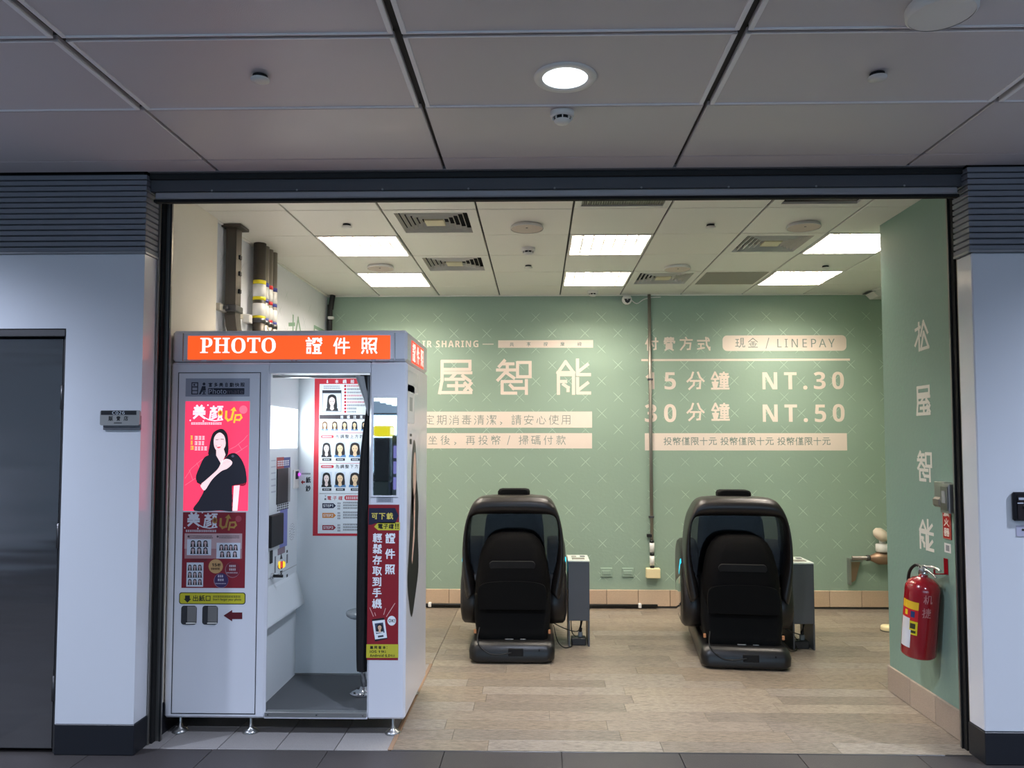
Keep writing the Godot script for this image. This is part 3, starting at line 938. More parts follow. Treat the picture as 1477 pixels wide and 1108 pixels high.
		t.add_child(sp)
		n += 1
	# ceiling tubes far down the concourse, and the claw machine that the booth mirror shows
	for i in 5:
		var t := thing("tube_light", "long white ceiling tube light across the far concourse", "ceiling light", Vector3(-4.3, 2.78, 13.0 + i * 0.95), 0.0, "tube lights in the far concourse")
		part(t, "housing", Solid.new().box(Vector3(0, 0.1, 0), Vector3(1.2, 0.06, 0.12), 0.01).done(), cache["white_plastic"])
		for sx in [-1, 1]:
			part(t, "bracket", cached_box(Vector3(0.03, 0.16, 0.03)), cache["steel"], Vector3(sx * 0.45, 0.2, 0))
		part(t, "tube_glow", Solid.new().smooth().tube([Vector3(-0.56, 0.04, 0), Vector3(0.56, 0.04, 0)], 0.035, 10).done(), glow("tube_glow", Color(0.93, 0.98, 1.0), 2.5))
	var cm := thing("claw_machine", "dark claw machine with a yellow top across the concourse", "arcade machine", Vector3(-2.77, 0, 5.2))
	part(cm, "base_cabinet", Solid.new().box(Vector3(0, 0.45, 0), Vector3(0.28, 0.9, 0.5), 0.02).done(), mt("claw_base", rgb(110, 128, 126), 0.4))
	part(cm, "prize_glass", Solid.new().box(Vector3(0, 1.29, 0), Vector3(0.26, 0.78, 0.48), 0.01).done(), mt("claw_glass", rgb(26, 40, 40), 0.06))
	for sx in [-1, 1]:
		part(cm, "post", Solid.new().box(Vector3(sx * 0.13, 1.29, -0.24), Vector3(0.02, 0.78, 0.02), 0.006).done(), cache["steel_dark"])
	part(cm, "top_sign", Solid.new().box(Vector3(0, 1.79, 0), Vector3(0.3, 0.2, 0.52), 0.03).done(), glow("claw_sign", rgb(240, 226, 40), 0.9))
	part(cm, "prize_chute", Solid.new().box(Vector3(-0.02, 0.5, -0.252), Vector3(0.16, 0.2, 0.02), 0.008).done(), cache["black"])
	var vm := thing("capsule_machine", "capsule machine with lilac lit windows across the concourse", "arcade machine", Vector3(-2.4, 0, 5.3))
	part(vm, "cabinet", Solid.new().box(Vector3(0, 0.86, 0), Vector3(0.42, 1.72, 0.4), 0.02).done(), mt("capsule_cabinet", rgb(150, 170, 172), 0.4))
	for i in 3:
		part(vm, "display_window", Solid.new().box(Vector3(0, 1.42 - i * 0.28, -0.205), Vector3(0.36, 0.22, 0.02), 0.006).done(), glow("capsule_glow", rgb(150, 150, 232), 0.6))

func cached_box(size: Vector3, bev := 0.0) -> ArrayMesh:
	var key := "box %s %.4f" % [size, bev]
	if not cache.has(key):
		cache[key] = Solid.new().box(Vector3.ZERO, size, bev).done()
	return cache[key]

func build_storefront() -> void:
	# enamel wall panels on both sides of the bay
	var wl := setting("wall_front_left", "white enamel wall panels with a black skirting beside the steel door")
	var z := -3.97
	part(wl, "panel", Solid.new().extrude(PackedVector2Array([Vector2(-2.09, 0.155), Vector2(-2.09, 2.612), Vector2(-3.418, 2.612), Vector2(-3.418, 2.215), Vector2(-2.503, 2.215), Vector2(-2.503, 0.155)]), -4.15, z).done(), cache["white_enamel"])
	part(wl, "panel", sbox(Vector3(-7.0, 0.0, -4.15), Vector3(-3.42, 2.612, z), 0.006), cache["white_enamel"])
	part(wl, "skirting", sbox(Vector3(-2.5, 0.0, -4.155), Vector3(-2.083, 0.157, z + 0.008), 0.004), cache["skirting"])
	part(wl, "core", sbox(Vector3(-7.0, -0.1, -4.4), Vector3(-2.102, 3.3, -4.08)), cache["void"])
	var wr := setting("wall_front_right", "white enamel wall panel with a black skirting beside the green return wall")
	var zr := -3.95
	part(wr, "panel", sbox(Vector3(2.24, 0.16, -4.09), Vector3(7.0, 2.59, zr), 0.006), cache["white_enamel"])
	part(wr, "skirting", sbox(Vector3(2.235, 0.0, -4.095), Vector3(7.0, 0.162, zr + 0.008), 0.004), cache["skirting"])
	part(wr, "core", sbox(Vector3(2.26, -0.1, -4.1), Vector3(7.0, 3.3, -4.03)), cache["void"])
	# louvred band over the panels
	for side in [-1, 1]:
		var tr := setting("trim_1" if side < 0 else "trim_2", "dark grey horizontal louvre slats above the white panel")
		var xe := -2.085 if side < 0 else 2.228
		var zf := -3.962 if side < 0 else -3.942
		var y0 := 2.625 if side < 0 else 2.603
		var n := 14
		var step := (3.045 - y0) / n
		var s := Solid.new()
		var prof := PackedVector2Array([Vector2(-0.03, 0), Vector2(-0.004, 0), Vector2(0, 0.004), Vector2(0, step * 0.76), Vector2(-0.01, step * 0.9), Vector2(-0.03, step * 0.9)])
		# front run and the short return into the bay, mitred at the corner
		var rings := []
		for e in [[side * 7.0, zf, 0], [xe, zf, 1], [xe, zf - 0.15, 2]]:
			var ring := []
			for p in prof:
				if e[2] == 0:
					ring.append(Vector3(e[0], p.y, zf + p.x))
				elif e[2] == 1:
					ring.append(Vector3(xe + side * (-p.x), p.y, zf + p.x))
				else:
					ring.append(Vector3(xe + side * (-p.x), p.y, e[1]))
			rings.append(ring)
		s.loft(rings)
		var mesh := s.done()
		for i in n:
			part(tr, "slat", mesh, cache["slat_dark"], Vector3(0, y0 + i * step, 0))
		part(tr, "backing", sbox(Vector3(side * 7.0, y0, zf - 0.1), Vector3(xe + side * 0.03, 3.06, zf - 0.026)), cache["black"])
		part(tr, "backing", sbox(Vector3(xe + side * 0.026, y0, zf - 0.15), Vector3(xe + side * 0.06, 3.06, zf - 0.02)), cache["black"])
		part(tr, "lower_bead", Solid.new().span(Vector3(side * 7.0, y0 - 0.012, zf - 0.03), Vector3(xe, y0 + 0.001, zf + 0.004), 0.002).span(Vector3(xe + side * 0.02, y0 - 0.012, zf - 0.15), Vector3(xe - side * 0.004, y0 + 0.001, zf), 0.002).done(), cache["header_light"])
	# steel door at the left
	var d := setting("door_1", "brushed stainless steel door beside the white panel")
	part(d, "door_leaf", sbox(Vector3(-3.4, 0.02, -4.06), Vector3(-2.528, 2.165, -3.992), 0.004), cache["brushed"])
	part(d, "door_frame", Solid.new().span(Vector3(-3.42, 2.172, -4.1), Vector3(-2.504, 2.21, -3.965), 0.003).span(Vector3(-2.521, 0.0, -4.1), Vector3(-2.504, 2.172, -3.984), 0.002).done(), cache["steel_dark"])
	part(d, "gap", sbox(Vector3(-3.42, 0.0, -4.2), Vector3(-2.5, 2.2, -4.07)), cache["black_gap"])
	for y in [1.85, 1.12, 0.33]:
		part(d, "hinge", Solid.new().smooth().tube([Vector3(-2.525, y - 0.065, -3.986), Vector3(-2.525, y + 0.065, -3.986)], 0.008, 8).done(), cache["steel_dark"])
	# shutter header and guide rails
	var h := thing("roller_shutter", "dark metal roller shutter header with guide rails around the bay opening", "shutter")
	var xl := -2.085
	var xr := 2.235
	part(h, "top_trim", sbox(Vector3(xl, 3.052, -4.15), Vector3(xr, 3.075, -3.956), 0.004), cache["header_light"])
	part(h, "housing", sbox(Vector3(xl, 2.957, -4.06), Vector3(xr, 3.05, -4.0), 0.003), cache["header_grey"])
	part(h, "upper_lip", sbox(Vector3(xl, 3.02, -4.0), Vector3(xr, 3.052, -3.985), 0.004), cache["black"])
	part(h, "bottom_bar", sbox(Vector3(xl + 0.03, 2.916, -4.03), Vector3(xr - 0.03, 2.953, -3.99), 0.006), cache["header_light"])
	part(h, "slot", sbox(Vector3(xl + 0.02, 2.9, -4.03), Vector3(xr - 0.02, 2.9155, -3.995), 0.002), cache["black_gap"])
	part(h, "bulkhead", sbox(Vector3(LEFT, 2.985, -4.115), Vector3(PILLAR, 3.3, -4.09)), cache["header_grey"])
	var rivet := Solid.new().smooth().lathe([Vector2(0.0, 0.004), Vector2(0.004, 0.003), Vector2(0.006, 0.0)], 10).done()
	for i in 9:
		var r := part(h, "rivet", rivet, cache["header_light"], Vector3(-1.75 + 0.46 * i, 2.962, -3.998))
		r.rotation.x = PI / 2
	for side in [-1, 1]:
		var x0 := -2.088 if side < 0 else 2.262
		var wide := 0.05 if side < 0 else 0.03
		var zr0 := -4.1
		var y1 := 2.955
		part(h, "guide_rail", Solid.new().span(Vector3(x0, 0, zr0 - 0.012), Vector3(x0 - side * 0.012, y1, zr0 + 0.004), 0.002).span(Vector3(x0, 0, zr0 - 0.07), Vector3(x0 - side * wide, y1, zr0 - 0.056), 0.002).span(Vector3(x0, 0, zr0 - 0.056), Vector3(x0 - side * 0.004, y1, zr0 - 0.012)).done(), cache["steel_rail"])
		part(h, "rail_groove", sbox(Vector3(x0 - side * 0.004, 0, zr0 - 0.055), Vector3(x0 - side * 0.02, y1, zr0 - 0.02)), cache["black_gap"])
		part(h, "rail_edge", sbox(Vector3(x0 - side * wide * 0.8, 0, zr0 - 0.056), Vector3(x0 - side * wide, y1, zr0 - 0.05), 0.001), cache["black"])

# ---------------------------------------------------------------- ceiling fittings of the bay

func build_ceiling_fittings() -> void:
	# recessed troffers with louvre blades
	var spots := [[1, 2, "beside the left wall pipes, nearer the shop front"], [1, 4, "beside the left wall pipes, nearer the back wall"], [4, 2, "in the middle column, nearer the shop front"], [4, 4, "in the middle column, nearer the back wall"], [7, 2, "by the green return wall, nearer the shop front"], [7, 4, "by the green return wall, nearer the back wall"]]
	for s in spots:
		var w: float = COLS[s[0] + 1] - COLS[s[0]] - 0.016
		var d: float = ROWS[s[1]] - ROWS[s[1] + 1] - 0.01
		var at := Vector3((COLS[s[0]] + COLS[s[0] + 1]) / 2, CEILING, (ROWS[s[1]] + ROWS[s[1] + 1]) / 2)
		var t := thing("troffer_light", "square louvred fluorescent ceiling light " + s[2], "ceiling light", at, 0.0, "louvred ceiling lights")
		var f := Solid.new()
		for sg in [-1, 1]:
			f.box(Vector3(sg * (w / 2 - 0.008), 0.06, 0), Vector3(0.016, 0.13, d))
			f.box(Vector3(0, 0.06, sg * (d / 2 - 0.008)), Vector3(w - 0.034, 0.13, 0.016))
		part(t, "frame", f.done(), cache["white_plastic"])
		part(t, "lamp_reflector", sbox(Vector3(-w / 2 + 0.017, 0.114, -d / 2 + 0.017), Vector3(w / 2 - 0.017, 0.124, d / 2 - 0.017)), glow("troffer_glow", Color(1.0, 0.95, 0.84), 1.0))
		var bl := mt("blade_metal", rgb(240, 236, 228), 0.5, 0.0)
		for i in 6:
			part(t, "louvre_blade", cached_box(Vector3(0.009, 0.026, d - 0.036), 0.0), bl, Vector3((i + 1) * (w - 0.034) / 7.0 - (w - 0.034) / 2, 0.016, 0))
		for i in 3:
			part(t, "cross_blade", cached_box(Vector3(w - 0.036, 0.04, 0.014), 0.0), bl, Vector3(0, 0.0232, (i + 1) * (d - 0.034) / 4.0 - (d - 0.034) / 2))
		for i in 3:
			part(t, "tube", Solid.new().smooth().tube([Vector3(-w / 2 + 0.03, 0.084, (i - 1) * (d - 0.034) / 4.0 * 1.5), Vector3(w / 2 - 0.03, 0.084, (i - 1) * (d - 0.034) / 4.0 * 1.5)], 0.012, 8).done(), glow("troffer_tube", Color(1.0, 0.96, 0.88), 3.0))
		for i in 3:
			var a := AreaLight3D.new()
			a.name = "lamp_light"
			a.area_size = Vector2(w - 0.06, 0.03)
			a.light_color = WARM
			a.light_energy = TROFFER_ENERGY / 3.0
			a.area_range = 30.0
			a.area_attenuation = 2.0
			a.shadow_enabled = true
			a.position = Vector3(0, 0.07, (i - 1) * (d - 0.034) / 4.0 * 1.5)
			a.rotation.x = -PI / 2
			t.add_child(a, true)
	# square air diffusers of nested vanes
	for s in [[2, 1, "next to the left light, nearer the shop front"], [2, 3, "next to the left light, nearer the back wall"], [6, 2, "with dark open vanes beside the right light"], [5, 4, "with dark open vanes above the conduit"]]:
		var w: float = COLS[s[0] + 1] - COLS[s[0]] - 0.014
		var d: float = ROWS[s[1]] - ROWS[s[1] + 1] - 0.008
		var t := thing("air_diffuser", "square ceiling air diffuser of nested vanes " + s[2], "air vent", Vector3((COLS[s[0]] + COLS[s[0] + 1]) / 2, CEILING, (ROWS[s[1]] + ROWS[s[1] + 1]) / 2), 0.0, "square air diffusers")
		var f := Solid.new()
		for sg in [-1, 1]:
			f.box(Vector3(sg * (w / 2 - 0.03), 0.006, 0), Vector3(0.06, 0.014, d))
			f.box(Vector3(0, 0.006, sg * (d / 2 - 0.03)), Vector3(w - 0.12, 0.014, 0.06))
		part(t, "frame", f.done(), cache["ceiling_tile"])
		for i in 6:
			var o := 0.232 - i * 0.034
			var s1 := Solid.new()
			var rings := []
			for e in [[o, 0.0], [o + 0.002, 0.004], [o - 0.005, 0.034], [o - 0.007, 0.03]]:
				rings.append([Vector3(-e[0], e[1], -e[0]), Vector3(e[0], e[1], -e[0]), Vector3(e[0], e[1], e[0]), Vector3(-e[0], e[1], e[0])])
			s1.loft(rings, false)
			part(t, "vane", s1.done(), cache["ceiling_tile"])
		part(t, "core_plate", Solid.new().box(Vector3(0, 0.004, 0), Vector3(0.13, 0.012, 0.13), 0.003).done(), mt("vane_core", rgb(222, 212, 176), 0.5))
		part(t, "duct_box", sbox(Vector3(-w / 2 + 0.03, 0.05, -d / 2 + 0.03), Vector3(w / 2 - 0.03, 0.06, d / 2 - 0.03)), cache["void"])
	# return air grille and access hatch by the shutter
	var g := thing("return_grille", "fine mesh return air grille in the ceiling by the shutter", "air vent", Vector3((COLS[4] + COLS[5]) / 2, CEILING, (ROWS[0] + ROWS[1]) / 2))
	var gf := Solid.new()
	var gw: float = COLS[5] - COLS[4] - 0.014
	var gd: float = ROWS[0] - ROWS[1] - 0.008
	for sg in [-1, 1]:
		gf.box(Vector3(sg * (gw / 2 - 0.02), 0.008, 0), Vector3(0.04, 0.016, gd))
		gf.box(Vector3(0, 0.008, sg * (gd / 2 - 0.02)), Vector3(gw - 0.08, 0.016, 0.04))
	part(g, "frame", gf.done(), cache["ceiling_tile"])
	var mesh := Solid.new()
	for i in 34:
		mesh.box(Vector3(-gw / 2 + 0.048 + i * (gw - 0.096) / 33.0, 0.012, 0), Vector3(0.005, 0.01, gd - 0.08))
	for i in 30:
		mesh.box(Vector3(0, 0.0125, -gd / 2 + 0.048 + i * (gd - 0.096) / 29.0), Vector3(gw - 0.08, 0.01, 0.005))
	part(g, "mesh", mesh.done(), cache["pipe_steel"]).set_meta("kind", "stuff")
	part(g, "duct_box", sbox(Vector3(-gw / 2 + 0.02, 0.05, -gd / 2 + 0.02), Vector3(gw / 2 - 0.02, 0.06, gd / 2 - 0.02)), cache["void"])
	var hch := thing("access_hatch", "square ceiling access hatch with a dark slot by the shutter", "hatch", Vector3((COLS[6] + COLS[7]) / 2, CEILING, (ROWS[0] + ROWS[1]) / 2))
	var hf := Solid.new()
	for sg in [-1, 1]:
		hf.box(Vector3(sg * (gw / 2 - 0.03), 0.008, 0), Vector3(0.06, 0.016, gd))
		hf.box(Vector3(0, 0.008, sg * (gd / 2 - 0.03)), Vector3(gw - 0.12, 0.016, 0.06))
	part(hch, "frame", hf.done(), cache["ceiling_tile"])
	part(hch, "lid", Solid.new().box(Vector3(0, 0.022, 0.012), Vector3(gw - 0.15, 0.016, gd - 0.165), 0.003).done(), cache["ceiling_tile"])
	part(hch, "duct_box", sbox(Vector3(-gw / 2 + 0.03, 0.05, -gd / 2 + 0.03), Vector3(gw / 2 - 0.03, 0.06, gd / 2 - 0.03)), cache["void"])
	# perforated tile
	var pf := thing("perforated_tile", "finely perforated grey ceiling tile between the right lights and diffuser", "ceiling tile", Vector3((COLS[6] + COLS[7]) / 2, CEILING - 0.0015, (ROWS[4] + ROWS[5]) / 2))
	part(pf, "plate", Solid.new().box(Vector3.ZERO, Vector3(gw - 0.05, 0.003, gd - 0.05), 0.001).done(), mt("perforated", rgb(186, 182, 168), 0.7, 0.0, {"albedo_texture": noise_tex(77, 0.35, [Color(0.6, 0.6, 0.6), Color(1, 1, 1)], 256, 1), "uv1_triplanar": true, "uv1_scale": Vector3(3, 3, 3)}))
	# round speakers
	for s in [[-0.073, -5.05, "above the space between booth and chairs"], [1.772, -5.06, "next to the dark open diffuser"], [-1.298, -6.21, "between the two lights beside the left wall pipes"], [1.157, -6.29, "next to the diffuser above the back wall"]]:
		var t := thing("ceiling_speaker", "flat round off-white ceiling speaker " + s[2], "speaker", Vector3(s[0], CEILING, s[1]), 0.0, "round ceiling speakers")
		part(t, "rim", Solid.new().smooth().lathe([Vector2(0.108, -0.024), Vector2(0.112, -0.02), Vector2(0.106, -0.004), Vector2(0.1, 0.0)], 32).done(), cache["white_plastic"])
		part(t, "grille", Solid.new().lathe([Vector2(0.0, -0.022), Vector2(0.106, -0.022), Vector2(0.106, -0.018)], 32).done(), mt("speaker_grille", rgb(214, 200, 186), 0.7))
		part(t, "badge", Solid.new().box(Vector3(0, -0.0235, 0.03), Vector3(0.014, 0.003, 0.008), 0.001).done(), cache["steel_dark"])
	# sprinkler covers
	for s in [[-1.272, -4.99, CEILING, "in the bay ceiling tile beside the left diffuser"], [1.152, -5.05, CEILING, "in the bay ceiling between the speakers"], [-0.078, -6.21, CEILING, "in the bay ceiling behind the smoke detector"], [2.372, -6.28, CEILING, "in the bay ceiling between the right lights"], [-1.087, -2.9, 3.05, "in the grey concourse ceiling above the photo booth"], [1.323, -2.936, 3.05, "in the grey concourse ceiling right of the downlight"]]:
		var big: bool = s[2] < CEILING
		var r := 0.036 if big else 0.034
		var t := thing("sprinkler_cover", "small round sprinkler cover " + s[3], "sprinkler", Vector3(s[0], s[2], s[1]), 0.0, "sprinkler covers")
		part(t, "cover_plate", Solid.new().smooth().lathe([Vector2(0.0, -0.02), Vector2(r, -0.02), Vector2(r, -0.015), Vector2(r - 0.002, -0.014)], 24).done(), cache["white_plastic"])
		part(t, "stem", Solid.new().lathe([Vector2(r - 0.008, -0.014), Vector2(r - 0.008, 0.0)], 16).done(), cache["black"])
	# smoke detectors
	for s in [[-0.071, -5.645, CEILING, "in the middle of the bay ceiling"], [0.53, -7.3, CEILING, "at the back edge of the bay ceiling"], [0.107, -3.26, 3.05, "under the concourse ceiling beside the downlight"]]:
		var t := thing("smoke_detector", "white smoke detector " + s[3], "smoke detector", Vector3(s[0], s[2], s[1]), 0.0, "smoke detectors")
		part(t, "base", Solid.new().smooth().lathe([Vector2(0.052, 0.0), Vector2(0.053, -0.018), Vector2(0.049, -0.024), Vector2(0.042, -0.026)], 28).done(), cache["white_plastic"])
		part(t, "chamber", Solid.new().lathe([Vector2(0.036, -0.024), Vector2(0.036, -0.04)], 24).done(), cache["black"])
		part(t, "cap", Solid.new().smooth().lathe([Vector2(0.036, -0.037), Vector2(0.037, -0.04), Vector2(0.026, -0.05), Vector2(0.0, -0.053)], 24).done(), cache["white_plastic"])
		for i in 8:
			var a := TAU * i / 8.0
			var fin := part(t, "fin", cached_box(Vector3(0.008, 0.014, 0.004)), cache["white_plastic"], Vector3(cos(a) * 0.039, -0.031, sin(a) * 0.039))
			fin.rotation.y = -a
	# speaker at the top of the frame, outside
	var cs := thing("ceiling_speaker", "round white speaker disc in the grey concourse ceiling", "speaker", Vector3(1.322, 3.05, -2.46))
	part(cs, "rim", Solid.new().smooth().lathe([Vector2(0.1, -0.04), Vector2(0.108, -0.034), Vector2(0.11, -0.006), Vector2(0.104, 0.0)], 32).done(), cache["white_plastic"])
	part(cs, "grille", Solid.new().lathe([Vector2(0.0, -0.038), Vector2(0.1, -0.038), Vector2(0.1, -0.034)], 32).done(), cache["white_plastic"])

# ---------------------------------------------------------------- printed walls

func build_murals() -> void:
	var wb: Node3D = get_node("wall_back")
	var ink := rgb(238, 221, 206)
	var grey := rgb(136, 146, 134)
	var p := Print.new(self, Vector3(0, 0, BACK + 0.0002), Vector3.RIGHT)
	crosses(p, -2.05, 3.55, 0.2, 3.0, rgb(180, 204, 182), true)
	p.done(wb, "cross_pattern")
	p = Print.new(self, Vector3(0, 0, BACK + 0.0008), Vector3.RIGHT)
	p.platin("CHAIR SHARING", 581, 491.5, 690, 501, ink, "Droid Sans", true, 6)
	p.prect(696, 496, 712, 497, ink)
	p.prect(718.5, 491, 855.5, 501.5, ink)
	p.up()
	p.prow("共享按摩椅", 735, 493.5, 839, 499.5, grey, 0.09)
	p.level = 1
	p.prow("松屋智能", 545, 517.5, 854, 570, ink, 0.085)
	p.done(wb, "company_name")
	p = Print.new(self, Vector3(0, 0, BACK + 0.0008), Vector3.RIGHT)
	p.prect(520, 594, 854, 617, ink)
	p.prect(520, 625, 854, 647, ink)
	p.up()
	p.prow("定期消毒清潔，請安心使用", 612, 598.5, 824, 613, grey, 0.065)
	p.prow("就坐後，再投幣", 599, 628, 722, 642, grey, 0.065)
	p.prow("/", 729, 628, 738, 642, grey, 0.065, 1.5)
	p.prow("掃碼付款", 748, 628, 816, 642, grey, 0.065)
	p.done(wb, "cleaning_notice")
	p = Print.new(self, Vector3(0, 0, BACK + 0.0008), Vector3.RIGHT)
	p.prow("付費方式", 930, 486, 1025, 506, ink, 0.115)
	var a := p.px(1042, 484)
	var b := p.px(1221, 506)
	p.poly(rounded(a.x, b.y, b.x, a.y, 0.045), ink)
	p.prect(925, 518, 1226, 520.3, ink)
	p.platin("15", 931, 537, 975, 562, ink, "Droid Sans", true, 14)
	p.prow("分鐘", 989.5, 536, 1052.5, 563, ink, 0.105)
	p.platin("NT.30", 1099.5, 536.5, 1217.5, 562, ink, "Droid Sans", true, 12)
	p.platin("30", 930, 583, 975.5, 609, ink, "Droid Sans", true, 14)
	p.prow("分鐘", 989.5, 581, 1053, 608, ink, 0.105)
	p.platin("NT.50", 1100, 583, 1218.5, 609, ink, "Droid Sans", true, 12)
	p.prect(930, 625, 1222, 650, ink)
	p.up()
	p.prow("現金", 1060, 487.5, 1093.5, 502, grey, 0.08)
	p.prow("/", 1101, 487, 1113, 503, grey, 0.07, 1.4)
	p.platin("LINEPAY", 1121, 489, 1204, 501, grey, "Droid Sans", false, 12)
	for u in [957.0, 1039.0, 1121.0]:
		p.prow("投幣僅限十元", u, 630.5, u + 77, 642.5, grey, 0.09)
	p.done(wb, "price_list")
	# shop name down the green return wall
	var wr: Node3D = get_node("wall_right")
	p = Print.new(self, Vector3(PILLAR - 0.0002, 0, 0), Vector3(0, 0, 1))
	crosses(p, -5.08, -4.12, 0.25, 2.9, rgb(134, 172, 150), false)
	p.done(wr, "cross_pattern")
	p = Print.new(self, Vector3(PILLAR - 0.0008, 0, 0), Vector3(0, 0, 1))
	for g in [["松", 462, 506], ["屋", 555, 601], ["智", 648, 696], ["能", 745, 794]]:
		var m := p.px(1329, (g[1] + g[2]) / 2.0)
		p.glyph(g[0], Vector2(-4.672, m.y + 0.095), Vector2(-4.49, m.y - 0.095), 0.019, rgb(236, 232, 220))
	p.done(wr, "company_name")
	# left wall: green outlines of the same name
	var wl: Node3D = get_node("wall_left")
	p = Print.new(self, Vector3(LEFT + 0.0002, 0, 0), Vector3(0, 0, -1))
	crosses(p, 4.9, 7.45, 0.3, 3.0, rgb(206, 214, 216), false)
	p.done(wl, "cross_pattern")
	p = Print.new(self, Vector3(LEFT + 0.0008, 0, 0), Vector3(0, 0, -1))
	p.row("松屋", Vector2(6.3, 2.72), Vector2(7.45, 2.28), rgb(142, 176, 152), 0.07)
	p.done(wl, "company_name")

# thin pale crosses in a diamond grid; each arm tapers at both ends
func crosses(p: Print, x0: float, x1: float, y0: float, y1: float, col: Color, bold: bool) -> void:
	var rng := RandomNumberGenerator.new()
	rng.seed = 19
	var j := 0
	var y := y1 - 0.16
	while y > y0:
		var x := x0 + 0.085 + (0.162 if j % 2 else 0.0)
		while x < x1 - 0.1:
			for s in [-1, 1]:
				var l := 0.074 * rng.randf_range(0.85, 1.1)
				var w := (0.0024 if bold else 0.002) * rng.randf_range(0.6, 1.3)
				var d := Vector2(1, s).normalized()
				var n := Vector2(-d.y, d.x) * w
				var c := Vector2(x, y)
				var z := 0.00012 + (0.00002 if s > 0 else 0.0)
				for g in [-1.0, 1.0]:
					p.tri2(c + d * g * l, c + d * g * l * 0.6 + n, c + d * g * l * 0.6 - n, z, col)
					p.tri2(c + n, c + d * g * l * 0.6 + n, c + d * g * l * 0.6 - n, z, col)
					p.tri2(c + n, c - n, c + d * g * l * 0.6 - n, z, col)
			x += 0.324
		y -= 0.1585
		j += 1

# ---------------------------------------------------------------- photo booth

func portrait(p: Print, u: float, v: float, w: float, h: float, skin: Color, hair: Color, coat: Color) -> void:
	# small printed head and shoulders, centre top at (u, v), in pixels
	p.ppoly([u - w * 0.5, v + h, u - w * 0.46, v + h * 0.84, u - w * 0.2, v + h * 0.74, u + w * 0.2, v + h * 0.74, u + w * 0.46, v + h * 0.84, u + w * 0.5, v + h], coat)
	p.up()
	p.pblob([u, v, u + w * 0.3, v + h * 0.1, u + w * 0.38, v + h * 0.4, u + w * 0.4, v + h * 0.82, u + w * 0.12, v + h * 0.86, u - w * 0.12, v + h * 0.86, u - w * 0.4, v + h * 0.82, u - w * 0.38, v + h * 0.4, u - w * 0.3, v + h * 0.1], hair)
	p.up()
	p.ppoly([u - w * 0.1, v + h * 0.55, u + w * 0.1, v + h * 0.55, u + w * 0.16, v + h * 0.88, u, v + h * 0.97, u - w * 0.16, v + h * 0.88], skin)
	p.up()
	p.pblob([u, v + h * 0.16, u + w * 0.2, v + h * 0.26, u + w * 0.23, v + h * 0.46, u + w * 0.12, v + h * 0.66, u, v + h * 0.71, u - w * 0.12, v + h * 0.66, u - w * 0.23, v + h * 0.46, u - w * 0.2, v + h * 0.26], skin)
	p.up()
	p.pdisc(u - w * 0.1, v + h * 0.42, w * 0.035, h * 0.025, hair)
	p.pdisc(u + w * 0.1, v + h * 0.42, w * 0.035, h * 0.025, hair)
	p.prect(u - w * 0.06, v + h * 0.58, u + w * 0.06, v + h * 0.6, rgb(190, 110, 100))
	p.level -= 4

func title(p: Print, dx: float, dy: float, shear: float, white: Color, gold: Color, shade: Color) -> void:
	# the printed title: two characters, a swoosh and UP with an arrow
	p.prow("美", 277.5 + dx, 584 + dy, 297 + dx, 604.5 + dy, white, 0.14)
	p.prow("顏", 302 + dx, 585 + dy, 322 + dx, 606 + dy, white, 0.11)
	p.pstroke([294 + dx, 602 + dy, 301 + dx, 605.5 + dy, 310 + dx, 607 + dy, 321 + dx, 605.5 + dy], 0.006, white)
	p.up()
	p.pdisc(318 + dx, 596 + dy, 3.6, 4.4, gold)
	p.pstroke([326.5 + dx, 594 + dy, 326 + dx, 603 + dy, 329 + dx, 606.5 + dy, 334 + dx, 604.5 + dy, 337.5 + dx, 590 + dy], 0.012, gold)
	p.ppoly([332.5 + dx, 592 + dy, 338 + dx, 587 + dy, 341.5 + dx, 593.5 + dy], gold)
	p.pstroke([338 + dx, 609 + dy, 340 + dx, 599 + dy, 347 + dx, 598.5 + dy, 348.5 + dx, 602.5 + dy, 345.5 + dx, 606 + dy, 339.5 + dx, 605.5 + dy], 0.01, gold)
	p.up()
	p.pdisc(318 + dx, 595.5 + dy, 2.0, 2.6, shade)
	p.level -= 2
	for q in [[274.5, 606.5], [300, 584.5], [293.5, 607.5]]:
		p.pdisc(q[0] + dx, q[1] + dy, 1.1, 1.1, white)
	p.pfine(276 + dx, 609.5 + dy, 322 + dx, 612.5 + dy, white, 1, 4)

